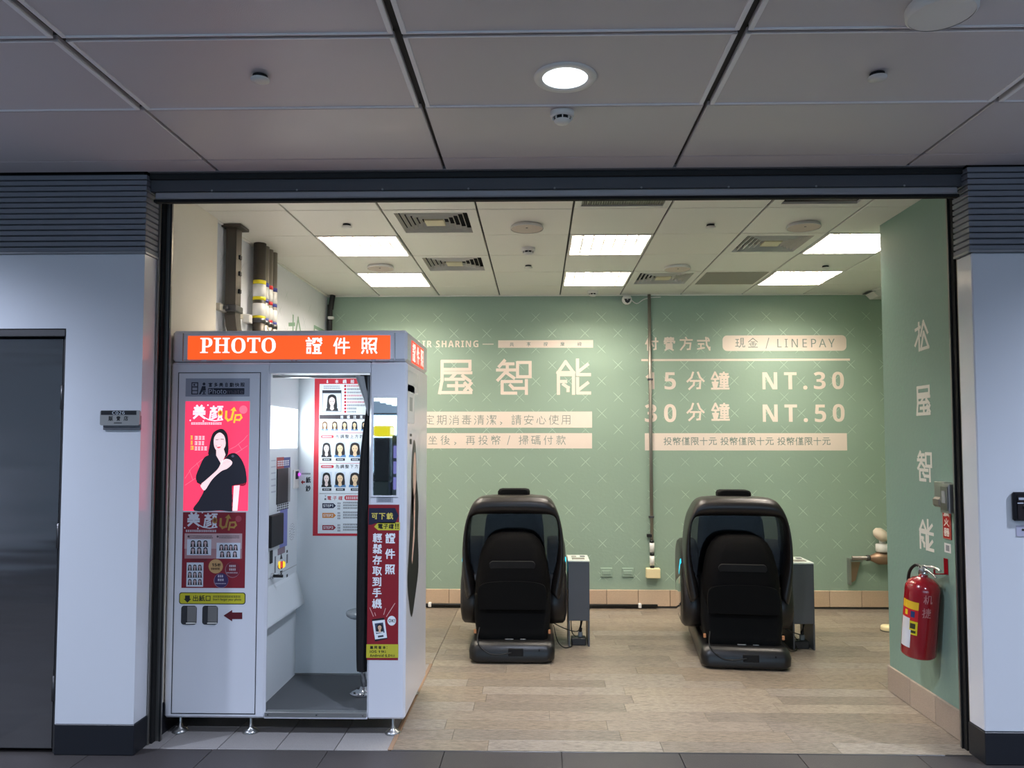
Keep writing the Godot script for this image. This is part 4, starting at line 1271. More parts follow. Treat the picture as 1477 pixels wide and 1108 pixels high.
func build_booth() -> void:
	var b := thing("photo_booth", "tall grey photo booth with an orange lit PHOTO sign and a black curtain", "photo booth")
	var xl := -2.072
	var xr := -0.733
	var zf := BOOTH
	var zb := -5.03
	var y0 := 0.09
	var grey: Material = cache["booth_grey"]
	var inner: Material = cache["booth_inner"]
	# carcass
	var ox0 := -1.508
	var ox1 := -0.945
	var oy0 := 0.125
	var oy1 := 2.0
	part(b, "front_panel", sbox(Vector3(xl, y0, zf - 0.03), Vector3(ox0, 2.062, zf), 0.012), grey)
	part(b, "front_post", sbox(Vector3(ox1, y0, zf - 0.03), Vector3(xr, 2.062, zf), 0.012), grey)
	part(b, "lintel", sbox(Vector3(ox0 - 0.005, oy1, zf - 0.03), Vector3(ox1 + 0.005, 2.06, zf - 0.001), 0.002), grey)
	part(b, "bottom_rail", sbox(Vector3(ox0 - 0.005, y0, zf - 0.03), Vector3(ox1 + 0.005, 0.1, zf - 0.001), 0.002), grey)
	part(b, "sign_box", sbox(Vector3(xl + 0.004, 2.066, zb), Vector3(xr - 0.002, 2.242, zf + 0.001), 0.014), grey)
	part(b, "side_panel", sbox(Vector3(xr - 0.03, y0, zb), Vector3(xr, 2.062, zf - 0.012), 0.012), grey)
	part(b, "side_panel", sbox(Vector3(xl, y0, zb), Vector3(xl + 0.03, 2.062, zf - 0.012), 0.012), grey)
	part(b, "rear_panel", sbox(Vector3(xl + 0.03, y0, zb), Vector3(xr - 0.03, 2.062, zb + 0.02)), grey)
	part(b, "floor_plate", sbox(Vector3(xl + 0.03, y0, zb + 0.02), Vector3(xr - 0.03, 0.102, zf - 0.03)), cache["rubber_floor"])
	part(b, "sill", sbox(Vector3(ox0, 0.1, zf - 0.04), Vector3(ox1, 0.126, zf + 0.003), 0.002), cache["steel"])
	var screw := Solid.new().smooth().lathe([Vector2(0.0, 0.002), Vector2(0.004, 0.0015), Vector2(0.005, 0.0)], 10).done()
	for x in [-1.49, -1.22, -0.965]:
		var s := part(b, "screw", screw, cache["steel_dark"], Vector3(x, 0.112, zf + 0.003))
		s.rotation.x = PI / 2
	part(b, "ceiling_plate", sbox(Vector3(xl + 0.03, 2.03, zb + 0.02), Vector3(xr - 0.03, 2.05, zf - 0.03)), inner)
	# service door on the front
	var dp := Solid.new()
	var dx0 := -2.03
	var dx1 := -1.56
	for e in [[Vector3(dx0, 0.112, 0), Vector3(dx0 + 0.004, 2.005, 0)], [Vector3(dx1 - 0.004, 0.112, 0), Vector3(dx1, 2.005, 0)], [Vector3(dx0, 2.001, 0), Vector3(dx1, 2.005, 0)], [Vector3(dx0, 0.112, 0), Vector3(dx1, 0.116, 0)]]:
		dp.span(e[0] + Vector3(0, 0, zf - 0.004), e[1] + Vector3(0, 0, zf + 0.0008))
	var sd := part(b, "service_door", sbox(Vector3(dx0 + 0.005, 0.117, zf - 0.01), Vector3(dx1 - 0.005, 2.0, zf + 0.004), 0.003), grey)
	part(sd, "door_gap", dp.done(), cache["skirting"])
	# feet
	for x in [-1.996, -1.6, -0.806]:
		for z in [-4.295, -4.95]:
			part(b, "foot", Solid.new().smooth().lathe([Vector2(0.0, 0.0), Vector2(0.042, 0.0), Vector2(0.044, 0.006), Vector2(0.034, 0.016), Vector2(0.014, 0.026), Vector2(0.011, 0.04), Vector2(0.0085, 0.042), Vector2(0.0085, 0.092)], 20).done(), cache["steel"], Vector3(x, 0, z))
	# inner walls: console on the left, plain behind, cheek on the right
	var cx := -1.58
	part(b, "inner_rear", sbox(Vector3(xl + 0.03, 0.1, zb + 0.02), Vector3(xr - 0.03, 2.03, zb + 0.03)), inner)
	part(b, "inner_cheek", sbox(Vector3(xr - 0.042, 0.1, zb + 0.03), Vector3(xr - 0.03, 2.03, zf - 0.03)), inner)
	part(b, "inner_skirt", sbox(Vector3(cx, 0.102, zb + 0.03), Vector3(xr - 0.042, 0.114, zb + 0.036)), cache["steel"])
	var con := part(b, "console", sbox(Vector3(cx - 0.03, 0.1, zb + 0.03), Vector3(cx, 2.03, zf - 0.03)), inner)
	# sloping ledge of the console
	var led := Solid.new()
	led.xf = Transform3D(Basis(Vector3(1, 0, 0), Vector3(0, 1, 0), Vector3(0, 0, 1)), Vector3(cx, 0, 0))
	led.extrude(PackedVector2Array([Vector2(0, 0.765), Vector2(0.008, 0.745), Vector2(0.055, 0.575), Vector2(0.056, 0.562), Vector2(0.045, 0.556), Vector2(0, 0.575)]), zb + 0.031, zf - 0.031)
	part(con, "ledge", led.done(), inner)
	part(con, "panel_seam", sbox(Vector3(cx - 0.001, 0.808, zb + 0.031), Vector3(cx + 0.0012, 0.812, zf - 0.031)), cache["steel"])
	# glowing light panel and its lamp
	var g0 := on(391, 586, 0, cx)
	var g1 := on(427.5, 646, 0, cx)
	part(con, "light_panel", sbox(Vector3(cx, g1.y, g1.z), Vector3(cx + 0.006, g0.y, -4.32)), glow("booth_lamp", Color(0.95, 0.98, 1.0), 2.2))
	var al := AreaLight3D.new()
	al.name = "panel_light"
	al.area_size = Vector2(absf(g1.z + 4.32) - 0.02, absf(g0.y - g1.y) - 0.02)
	al.light_color = Color(0.93, 0.97, 1.0)
	al.light_energy = 0.42
	al.shadow_enabled = true
	al.area_range = 10.0
	al.position = Vector3(cx + 0.008, (g0.y + g1.y) / 2, (g1.z - 4.32) / 2)
	al.rotation.y = -PI / 2
	b.add_child(al)
	# console print, screens and buttons (the console faces right)
	var p := Print.new(self, Vector3(cx + 0.0004, 0, 0), Vector3(0, 0, -1))
	p.prect(399, 660, 409.5, 676, rgb(176, 70, 66))
	p.prect(409.5, 660, 418.5, 676, rgb(66, 76, 140))
	p.prect(404, 735, 414, 787, rgb(124, 128, 190))
	p.prect(400.5, 792, 411, 797, rgb(140, 118, 128))
	p.up()
	p.pfine(400.5, 665, 418, 671, rgb(230, 228, 232), 1, 3)
	p.pfine(399.5, 729, 416, 733.5, rgb(60, 60, 64), 1, 5)
	p.ppoly([405.5, 797.5, 407.5, 806, 403.5, 807], rgb(14, 14, 14))
	p.ppoly([403.5, 824, 407.5, 823, 405.5, 832], rgb(14, 14, 14))
	p.pdisc(406, 815, 5.6, 8, rgb(16, 14, 12))
	p.prect(413, 794, 415, 797, rgb(60, 60, 60))
	p.prect(413, 800, 415, 812, rgb(120, 120, 124))
	p.prect(413, 829, 415, 835, rgb(26, 26, 28))
	p.prect(396, 803, 397.5, 826, rgb(110, 110, 116))
	for k in 6:
		p.prect(391, 664 + k * 9.0, 397.5, 665 + k * 9.0, rgb(190, 192, 200))
	p.done(con, "console_print")
	p = Print.new(self, Vector3(cx + 0.002, 0, 0), Vector3(0, 0, -1))
	p.ppoly([401.5, 811, 404.5, 809, 404.5, 821, 401.5, 819], rgb(250, 190, 40))
	p.ppoly([408, 809, 411.5, 811, 411.5, 817, 408, 820], rgb(255, 200, 30))
	p.ppoly([405, 810, 407.5, 810, 407.5, 819, 405, 819], rgb(200, 50, 50))
	p.done(con, "button_lights", 1.0)
	var sa := on(399, 676.5, 0, cx)
	var sb := on(414, 724.5, 0, cx)
	var scr := part(con, "screen", sbox(Vector3(cx, sb.y, sb.z), Vector3(cx + 0.006, sa.y, sa.z), 0.002), mt("screen_black", rgb(8, 8, 10), 0.4))
	part(scr, "bezel", sbox(Vector3(cx, sb.y, sb.z - 0.05), Vector3(cx + 0.004, sa.y, sb.z - 0.001), 0.001), cache["steel"])
	sa = on(390, 743, 0, cx)
	sb = on(402, 784, 0, cx)
	part(con, "monitor_box", sbox(Vector3(cx, sb.y, sb.z), Vector3(cx + 0.03, sa.y, sa.z + 0.06), 0.004), cache["black"])
	sa = on(389, 795, 0, cx)
	sb = on(392, 812, 0, cx)
	part(con, "card_slot", sbox(Vector3(cx, sb.y, sb.z), Vector3(cx + 0.006, sa.y, sa.z), 0.001), cache["black"])
	var kn := on(391, 831, 0, cx)
	part(con, "knob", Solid.new().smooth().tube([Vector3(cx, kn.y, kn.z), Vector3(cx + 0.014, kn.y, kn.z)], 0.018, 16).done(), cache["chrome"])
	part(con, "handle", Solid.new().smooth().tube([Vector3(cx + 0.014, kn.y, kn.z), Vector3(cx + 0.07, kn.y, kn.z)], 0.009, 10).done(), cache["black"])
	sa = on(422.5, 678, 0, cx)
	sb = on(429.5, 704, 0, cx)
	var bill := part(con, "bill_slot", sbox(Vector3(cx, sb.y, sb.z), Vector3(cx + 0.008, sa.y, sa.z), 0.002), cache["white_plastic"])
	part(bill, "slot_mouth", sbox(Vector3(cx + 0.008, lerpf(sb.y, sa.y, 0.5), lerpf(sb.z, sa.z, 0.2)), Vector3(cx + 0.011, lerpf(sb.y, sa.y, 0.92), lerpf(sb.z, sa.z, 0.7))), cache["black"])
	part(bill, "slot_light", sbox(Vector3(cx + 0.008, lerpf(sb.y, sa.y, 0.66), lerpf(sb.z, sa.z, 0.02)), Vector3(cx + 0.016, lerpf(sb.y, sa.y, 0.8), lerpf(sb.z, sa.z, 0.3)), 0.002), glow("slot_light", rgb(220, 70, 250), 1.2))
	# speaker holes: a ring of faint dots
	var dots := Solid.new()
	var sc := on(421, 767, 0, cx)
	for ring in 3:
		for i in 10 + ring * 4:
			var a := TAU * i / (10 + ring * 4)
			dots.box(Vector3(cx + 0.0005, sc.y + cos(a) * (0.02 + ring * 0.016), sc.z + sin(a) * (0.02 + ring * 0.016)), Vector3(0.001, 0.004, 0.004))
	part(con, "speaker_holes", dots.done(), cache["steel_dark"])
	# poster and notices on the inner rear wall
	var zi := zb + 0.03
	p = Print.new(self, Vector3(0, 0, zi + 0.0004), Vector3.RIGHT)
	var red := rgb(206, 42, 58)
	var dred := rgb(176, 30, 50)
	var white := rgb(238, 242, 246)
	var ink := rgb(40, 42, 50)
	p.prow("紙鈔", 441, 688, 448, 709, ink, 0.15, 1.2, true)
	p.ppoly([434, 695.5, 437, 692.5, 437, 694.5, 440, 694.5, 440, 696.5, 437, 696.5, 437, 699], rgb(150, 24, 30))
	p.pfine(435, 682.5, 449, 684.5, ink, 1, 8)
	var q0 := p.px(456, 545)
	var q1 := p.px(451, 773)
	p.rect(Vector2(q1.x, q0.y), Vector2(-0.86, q1.y), red)
	p.up()
	p.rect(Vector2(q1.x + 0.033, p.px(460, 554).y), Vector2(-0.89, p.px(460, 769.5).y), white)
	p.prow("本機拍照", 483, 547.5, 522.5, 553.2, white, 0.13)
	p.ppoly([471.5, 548, 473, 548, 473, 551, 474.2, 551, 472.2, 553, 470.2, 551, 471.5, 551], white)
	p.up()
	# top block: sample portrait and rules
	p.prect(465, 563, 492.5, 567, ink)
	p.prect(465, 567, 492.5, 594, rgb(150, 160, 172))
	p.pfine(467, 556.5, 491, 561, rgb(120, 120, 130), 2, 11)
	for k in 9:
		p.pdisc(498, 556.8 + k * 4.65, 1.7, 1.7, red)
		p.pfine(501, 555.6 + k * 4.65, [526, 526, 526, 527, 528, 530, 531, 515, 514][k], 558 + k * 4.65, red if k in [0, 3, 5] else rgb(70, 72, 80), 1, 20 + k)
	p.prect(461, 598.5, 545, 604.5, rgb(58, 50, 56))
	p.up()
	p.prect(466, 567.6, 491.6, 593.2, rgb(226, 232, 238))
	p.prow("拍攝注意事項", 491, 599.3, 542, 603.8, white, 0.13)
	p.up()
	portrait(p, 479, 569, 18, 24, rgb(238, 212, 204), rgb(20, 18, 20), rgb(30, 30, 34))
	for k in 5:
		portrait(p, 468.5 + k * 14.3, 608, 10, 13, rgb(246, 214, 170), [rgb(120, 84, 56), rgb(92, 62, 42), rgb(70, 52, 40), rgb(30, 26, 26), rgb(30, 26, 26)][k], rgb(92, 138, 190))
	p.prect(461, 624.3, 545, 624.9, rgb(214, 100, 110))
	p.prect(461, 668.2, 545, 668.8, rgb(214, 100, 110))
	p.prect(461, 711.8, 545, 712.4, rgb(60, 60, 66))
	for k in 2:
		var vy := k * 43.2
		p.level = 3
		var ra := p.px(463, 627.8 + vy)
		var rb := p.px(481.5, 632 + vy)
		p.poly(rounded(ra.x, rb.y, rb.x, ra.y, 0.009), red)
		p.up()
		p.pfine(465, 628.8 + vy, 480, 631 + vy, white, 1, 31)
		p.prow("先調整上方的線" if k == 0 else "先調整下方的線", 484, 627 + vy, 531, 632.5 + vy, rgb(78, 72, 76), 0.09)
		for c in 3:
			var uu: float = 471 + c * 19.5 + (c / 2) * 2
			p.prect(uu - 7.5, 637.5 + vy, uu + 7.5 + (c / 2) * 1.5, 660 + vy, rgb(218, 228, 238))
			p.prect(uu - 6, 661.2 + vy, uu + 7, 664.8 + vy, ink)
			p.up()
			if c == 0:
				portrait(p, uu, 638.5 + vy, 15, 21, rgb(240, 218, 212), rgb(32, 28, 30), rgb(30, 30, 34))
			else:
				portrait(p, uu, 638.5 + vy, 16 + c, 21, rgb(247, 214, 172), rgb(40, 32, 30), rgb(88, 140, 190))
			p.pfine(uu - 4, 662.2 + vy, uu + 5, 663.8 + vy, white, 1, 41)
			p.level -= 1
	p.level = 3
	p.prow("電子檔", 472, 715.5, 494, 721.5, rgb(196, 40, 52), 0.1)
	p.prow("下載", 468, 714.5, 470.8, 721.5, ink, 0.12, 1.0, true)
	var rc := p.px(497, 714.8)
	var rd := p.px(530, 721.5)
	p.poly(rounded(rc.x, rd.y, rd.x, rc.y, 0.012), red)
	var steps := [["STEP1", 726, rgb(22, 30, 66)], ["STEP2", 740, rgb(224, 142, 60)], ["STEP3", 757.5, rgb(158, 30, 52)]]
	for s in steps:
		p.ppoly([465, s[1], 481, s[1], 484.5, s[1] + 3.6, 481, s[1] + 7.2, 465, s[1] + 7.2], s[2])
	p.up()
	p.pfine(499, 716.5, 528, 720, white, 1, 44)
	for s in steps:
		p.platin(s[0], 466.5, s[1] + 1.6, 480.5, s[1] + 5.6, white)
		p.pfine(495, s[1] - 2, 529, s[1] + 8, rgb(70, 72, 80), 3, 50 + s[1])
		p.pfine(487, s[1] - 1, 492, s[1] + 9, rgb(90, 80, 90), 3, 80 + s[1])
	p.done(b, "instruction_poster")
	# front print -------------------------------------------------
	# illuminated PHOTO sign
	var sg := part(b, "lit_sign", sbox(Vector3(on(271, 500, 2, zf).x, 2.078, zf - 0.01), Vector3(on(563, 500, 2, zf).x, 2.212, zf + 0.003), 0.001), glow("sign_orange", rgb(255, 92, 30), 0.9))
	p = Print.new(self, Vector3(0, 0, zf + 0.0032), Vector3.RIGHT)
	p.platin("PHOTO", 289, 487.5, 397.5, 509.5, rgb(255, 255, 255), "Droid Serif", true)
	p.prow("證件照", 440.5, 486.5, 545, 511, rgb(255, 255, 255), 0.1)
	p.done(sg, "sign_lettering", 0.95)
	for x in [-2.004, -0.803]:
		part(b, "sign_bezel", sbox(Vector3(x - 0.004, 2.068, zf), Vector3(x + 0.004, 2.228, zf + 0.005), 0.001), cache["chrome"])
	for e in [[-1.99, -1.9], [-1.87, -1.78], [-1.02, -0.93], [-0.91, -0.83], [-1.39, -1.38], [-1.365, -1.355]]:
		part(b, "sign_clip", sbox(Vector3(e[0], 2.068, zf), Vector3(e[1], 2.074, zf + 0.005), 0.001), cache["chrome"])
	# brand strip
	p = Print.new(self, Vector3(0, 0, zf + 0.0044), Vector3.RIGHT)
	var sil := rgb(150, 154, 168)
	p.prect(268, 546, 360, 572, sil)
	p.up()
	var dark := rgb(22, 26, 44)
	p.prow("富多美自動快照", 300.5, 552, 353, 558.3, dark, 0.13)
	var la := p.px(300.2, 560)
	var lb := p.px(352.5, 569)
	p.poly(rounded(la.x, lb.y, lb.x, la.y, 0.004), dark)
	p.prect(276.3, 551.5, 285.7, 569, dark)
	# seated figure
	p.pdisc(294.3, 554, 2.1, 2.1, dark)
	p.ppoly([291.5, 557, 296.5, 557, 297, 563.5, 292, 564, 289.5, 569, 286.8, 569, 290, 561.5], dark)
	p.prect(291, 564.5, 297, 565.6, dark)
	p.prect(293.4, 565.6, 295, 568, dark)
	p.prect(291.5, 568, 297, 569, dark)
	p.up()
	p.prect(277.6, 553, 284.5, 557.4, sil)
	p.prect(277.6, 559, 284.5, 563, sil)
	p.prect(277.6, 564.2, 284.5, 567.8, sil)
	p.platin("Photo", 301.5, 561, 326.5, 568, rgb(170, 174, 190), "Droid Sans", false)
	p.platin("mate", 327.5, 562.5, 351, 568, rgb(92, 84, 96), "Droid Sans", false)
	p.up()
	p.ppoly([278, 555.2, 281.5, 553.4, 281.5, 557], dark)
	p.done(sd, "brand_print")
	# glowing poster
	p = Print.new(self, Vector3(0, 0, zf + 0.0042), Vector3.RIGHT)
	var pa := p.px(268, 579)
	var pb := p.px(357, 737)
	part(b, "lit_poster_screen", sbox(Vector3(pa.x - 0.002, pb.y, zf - 0.005), Vector3(pb.x + 0.002, pa.y, zf + 0.0042)), glow("poster_pink", rgb(252, 62, 100), 0.92))
	woman_poster(p)
	p.done(b, "poster_light_print", 0.9)
	# dull copy of the poster under it
	p = Print.new(self, Vector3(0, 0, zf + 0.0042), Vector3.RIGHT)
	p.prect(264, 739, 353, 848.5, rgb(132, 24, 40))
	p.up()
	title(p, -8, 155, 0, rgb(214, 216, 226), rgb(166, 128, 64), rgb(120, 60, 40))
	p.pdisc(344, 748.5, 4.5, 4.5, rgb(160, 60, 74))
	p.prect(266.5, 769.5, 349, 792, rgb(186, 158, 160))
	p.prect(266.5, 792, 349, 806, rgb(168, 124, 128))
	p.up()
	p.pfine(273, 772.5, 307, 776.5, rgb(60, 54, 62), 2, 91)
	p.pfine(316, 772.5, 346, 776.5, rgb(60, 54, 62), 2, 92)
	p.pdisc(272, 774, 1.6, 1.6, rgb(90, 70, 78))
	p.pdisc(314, 774, 1.6, 1.6, rgb(90, 70, 78))
	p.pfine(275, 806.5, 299, 809.5, rgb(60, 40, 46), 2, 93)
	p.prect(270, 778, 304.5, 801, rgb(206, 212, 224))
	p.prect(312.5, 783, 346.5, 806, rgb(206, 212, 224))
	p.prect(269.5, 811.5, 293, 846.5, rgb(206, 212, 224))
	p.pdisc(311.3, 817, 10.6, 10.3, rgb(196, 154, 102))
	p.pdisc(335.5, 822, 11, 11.5, rgb(150, 110, 120))
	p.pdisc(319, 837.5, 10.8, 10.8, rgb(150, 120, 140))
	p.up()
	p.pdisc(336, 821.5, 10.4, 11, rgb(116, 26, 46))
	p.pdisc(319.4, 837.2, 10.2, 10.4, rgb(62, 44, 92))
	var hr := rgb(28, 24, 30)
	var skn := rgb(196, 170, 172)
	var cot := rgb(40, 36, 44)
	for r in 2:
		for c in 3:
			portrait(p, 278.5 + c * 9.0, 779.5 + r * 10.2, 8, 9.6, skn, hr, cot)
		for c in (4 if r == 0 else 3):
			portrait(p, 319.5 + c * (6.8 if r == 0 else 9.2) + (0.0 if r == 0 else 1.0), 785.5 + r * 9.8, 7, 8.6, skn, hr, cot)
	for r in 3:
		for c in 3:
			portrait(p, 274 + c * 7.2, 814.5 + r * 10.4, 6.6, 8.6, skn, hr, cot)
	p.up(5)
	p.platin("15", 306, 812.5, 313, 817, rgb(60, 40, 34))
	p.prow("秒", 314, 812.5, 318.5, 817.5, rgb(60, 40, 34), 0.12)
	p.pfine(305, 819, 318, 822, rgb(80, 54, 40), 1, 95)
	p.pfine(331, 815, 341, 823, rgb(214, 206, 214), 2, 96)
	p.pfine(327, 825.5, 343, 827, rgb(200, 190, 200), 1, 97)
	p.pfine(314.5, 829.5, 323.5, 838, rgb(214, 206, 224), 2, 98)
	p.pfine(311, 841, 327, 842.5, rgb(200, 190, 210), 1, 99)
	p.done(sd, "product_poster")
	# photo outlet: yellow plate, two slots, arrow
	p = Print.new(self, Vector3(0, 0, zf + 0.0044), Vector3.RIGHT)
	var ya := p.px(258.5, 854.5)
	var yb := p.px(354, 872)
	p.poly(rounded(ya.x, yb.y, yb.x, ya.y, 0.014), rgb(30, 32, 26))
	p.up()
	ya = p.px(259.6, 855.6)
	yb = p.px(352.9, 870.9)
	p.poly(rounded(ya.x, yb.y, yb.x, ya.y, 0.012), rgb(196, 188, 38))
	p.up()
	p.prow("出紙口", 278, 858.5, 304.5, 867.5, rgb(20, 22, 20), 0.12)
	p.ppoly([267, 859, 274, 859, 274, 864, 276, 864, 270.5, 869.5, 265, 864, 267, 864], rgb(20, 22, 20))
	p.pfine(307.5, 859.3, 348, 862.3, rgb(30, 32, 26), 1, 101)
	p.platin("Don't forget your photo", 307.5, 863.2, 348, 867.5, rgb(30, 32, 26))
	p.ppoly([322.5, 888, 335, 880, 335, 883.5, 349.5, 883.5, 349.5, 893, 335, 893, 335, 896.5], rgb(92, 14, 28))
	p.done(sd, "outlet_print")
	for s in [[262, 284], [292.5, 314.5]]:
		var sa2 := on(s[0], 873.5, 2, zf)
		var sb2 := on(s[1], 901, 2, zf)
		var left: bool = s[0] < 280
		var o := PackedVector2Array()
		var rr := rounded(sa2.x, sb2.y, sb2.x, sa2.y, 0.016)
		var sl := part(sd, "photo_slot", Solid.new().extrude(rr, zf - 0.002, zf + 0.0046).done(), mt("slot_dark", rgb(46, 46, 50), 0.6))
		part(sl, "slot_flap", sbox(Vector3(lerpf(sa2.x, sb2.x, 0.4 if left else 0.36), lerpf(sb2.y, sa2.y, 0.14), zf + 0.0046), Vector3(lerpf(sa2.x, sb2.x, 0.97), lerpf(sb2.y, sa2.y, 0.97), zf + 0.009), 0.002), mt("slot_flap", rgb(120, 118, 116), 0.4))
		part(sl, "slot_lip", sbox(Vector3(lerpf(sa2.x, sb2.x, 0.35), lerpf(sb2.y, sa2.y, 0.06), zf + 0.0046), Vector3(lerpf(sa2.x, sb2.x, 0.95), lerpf(sb2.y, sa2.y, 0.11), zf + 0.012), 0.001), cache["white_plastic"])
	# mirror on the right post
	var ma := on(539.5, 574, 2, zf)
	var mb := on(571.5, 714.5, 2, zf)
	var mir := part(b, "mirror", sbox(Vector3(ma.x, mb.y, zf), Vector3(mb.x, ma.y, zf + 0.003)), cache["mirror_glass"])
	var fr := Solid.new()
	fr.span(Vector3(ma.x - 0.012, mb.y - 0.01, zf), Vector3(ma.x - 0.001, ma.y + 0.018, zf + 0.005), 0.001)
	fr.span(Vector3(mb.x + 0.001, mb.y - 0.01, zf), Vector3(mb.x + 0.012, ma.y + 0.018, zf + 0.005), 0.001)
	fr.span(Vector3(ma.x - 0.001, ma.y + 0.001, zf), Vector3(mb.x + 0.001, ma.y + 0.018, zf + 0.005), 0.001)
	fr.span(Vector3(ma.x - 0.001, mb.y - 0.01, zf), Vector3(mb.x + 0.001, mb.y - 0.001, zf + 0.005), 0.001)
	part(mir, "mirror_frame", fr.done(), grey)
	p = Print.new(self, Vector3(0, 0, zf + 0.0004), Vector3.RIGHT)
	p.prect(543, 716.5, 567, 725, rgb(168, 172, 182))
	p.up()
	p.pfine(545.5, 717.8, 564.5, 723.5, rgb(70, 74, 86), 3, 111)
	p.done(b, "notice_label")
	# red strip with the download notice
	p = Print.new(self, Vector3(0, 0, zf + 0.0004), Vector3.RIGHT)
	var sa3 := p.px(530, 728)
	var sb3 := p.px(574.5, 952.5)
	p.rect(Vector2(-0.945, sa3.y), Vector2(-0.772, sb3.y), rgb(140, 20, 34))
	p.up()
	p.ppoly([532.2, 733, 570, 733, 575, 744, 570, 755, 541, 755, 536, 757, 531.5, 757], rgb(24, 26, 56))
	p.ppoly([539.5, 760, 545.5, 753.5, 577, 753.5, 577, 765, 545.5, 765], rgb(206, 196, 60))
	p.prow("證件照", 555.5, 769, 570, 829, white, 0.13, 1.0, true)
	p.prow("輕鬆存取到手機", 537.5, 769, 550.5, 878, white, 0.12, 1.0, true)
	p.ppoly([528.5, 929.5, 574.8, 929.5, 574.6, 949, 528.3, 949], rgb(196, 188, 52))
	for st in [[533.5, 877, 538.5, 889], [540.5, 884, 541.8, 888], [556, 878, 553.5, 886.5], [569.5, 870.5, 557.5, 889.5]]:
		p.pstroke(st, 0.0035, rgb(226, 180, 176))
	p.ppoly([536.5, 893.5, 554, 891, 559, 921.5, 541, 925.5], rgb(30, 20, 26))
	p.pdisc(565, 895.5, 6.3, 7, white)
	p.up()
	p.prow("可下載", 535.5, 739.5, 567, 749.5, rgb(226, 206, 96), 0.12)
	p.prow("電子檔", 545, 755.5, 568, 763, rgb(24, 22, 20), 0.13)
	p.platin("!!", 570, 755.5, 575, 763, rgb(24, 22, 20))
	p.ppoly([537, 896, 555, 894, 558.3, 920, 541, 922.5], white)
	p.platin("OK!", 560.5, 893, 569.8, 898, rgb(40, 40, 48))
	p.prow("適用版本", 533.5, 931.5, 556.5, 936.5, rgb(24, 22, 16), 0.14)
	p.platin(":", 557.8, 932.3, 558.6, 936.2, rgb(24, 22, 16))
	p.platin("iOS 11", 533.5, 938, 551.5, 942, rgb(24, 22, 16))
	p.prow("以上", 551.8, 938, 557.2, 941.8, rgb(24, 22, 16), 0.13, 1.4)
	p.platin("Android 6.0", 533.5, 943.5, 562.5, 947.8, rgb(24, 22, 16))
	p.prow("以上", 563, 943.7, 569.8, 947.3, rgb(24, 22, 16), 0.13)
	p.up()
	p.ppoly([540.5, 899.5, 552.5, 898, 554.8, 912.5, 542.5, 914.5], rgb(60, 70, 96))
	p.ppoly([545, 917.2, 553, 916, 553.3, 918.6, 545.4, 919.8], rgb(60, 62, 70))
	p.up()
	portrait(p, 547.8, 900, 11, 13, rgb(226, 184, 150), rgb(24, 20, 22), rgb(226, 226, 226))
	p.done(b, "download_print")
	# bay-side print: sign and dark-haired figure
	p = Print.new(self, Vector3(xr + 0.0004, 0, 0), Vector3(0, 0, -1))
	var sgn := part(b, "side_lit_sign", sbox(Vector3(xr - 0.004, 2.075, -4.86), Vector3(xr - 0.0008, 2.205, -4.4), 0.001), glow("sign_side", rgb(255, 70, 46), 0.8))
	p.row("證件照", Vector2(4.42, 2.195), Vector2(4.84, 2.085), rgb(255, 250, 244), 0.1)
	p.done(sgn, "sign_lettering", 0.9)
	p = Print.new(self, Vector3(xr + 0.0004, 0, 0), Vector3(0, 0, -1))
	p.rect(Vector2(4.27, 1.9), Vector2(4.62, 2.02), rgb(238, 236, 230))
	p.rect(Vector2(4.27, 1.72), Vector2(4.5, 1.94), rgb(238, 236, 230))
	p.up()
	p.rect(Vector2(4.33, 1.79), Vector2(4.43, 1.87), rgb(176, 178, 170))
	p.rect(Vector2(4.34, 1.645), Vector2(4.42, 1.66), rgb(56, 58, 60))
	p.rect(Vector2(4.34, 1.6), Vector2(4.42, 1.63), rgb(56, 58, 60))
	var dress := PackedVector2Array(curve([Vector2(4.42, 1.3), Vector2(4.36, 1.05), Vector2(4.3, 0.85), Vector2(4.36, 0.7), Vector2(4.46, 0.6), Vector2(4.6, 0.72), Vector2(4.7, 0.86), Vector2(4.66, 1.08), Vector2(4.68, 1.24), Vector2(4.56, 1.42)], 4, true))
	p.poly(dress, rgb(30, 34, 32))
	p.poly(PackedVector2Array(curve([Vector2(4.46, 1.6), Vector2(4.4, 1.4), Vector2(4.45, 1.2), Vector2(4.56, 1.2), Vector2(4.6, 1.4), Vector2(4.57, 1.56), Vector2(4.52, 1.62)], 4, true)), rgb(70, 70, 66))
	p.up()
	p.poly(PackedVector2Array(curve([Vector2(4.5, 1.54), Vector2(4.47, 1.42), Vector2(4.5, 1.28), Vector2(4.56, 1.32), Vector2(4.58, 1.46), Vector2(4.55, 1.54)], 4, true)), rgb(222, 186, 168))
	p.poly(PackedVector2Array([Vector2(4.5, 1.3), Vector2(4.56, 1.3), Vector2(4.54, 1.05), Vector2(4.46, 0.9), Vector2(4.44, 0.94), Vector2(4.5, 1.1)]), rgb(222, 186, 168))
	for e in [[4.6, 1.5, 4.72, 1.68], [4.64, 1.4, 4.78, 1.62]]:
		p.stroke(PackedVector2Array([Vector2(e[0], e[1]), Vector2(e[2], e[3])]), 0.006, rgb(176, 178, 170))
	p.done(b, "figure_print")
	# black curtain gathered at the right of the opening, hung from a rod
	part(b, "curtain_rod", Solid.new().smooth().tube([Vector3(ox0, 1.985, zf - 0.05), Vector3(ox1 + 0.02, 1.985, zf - 0.05)], 0.009, 10).done(), cache["steel"])
	var rings := []
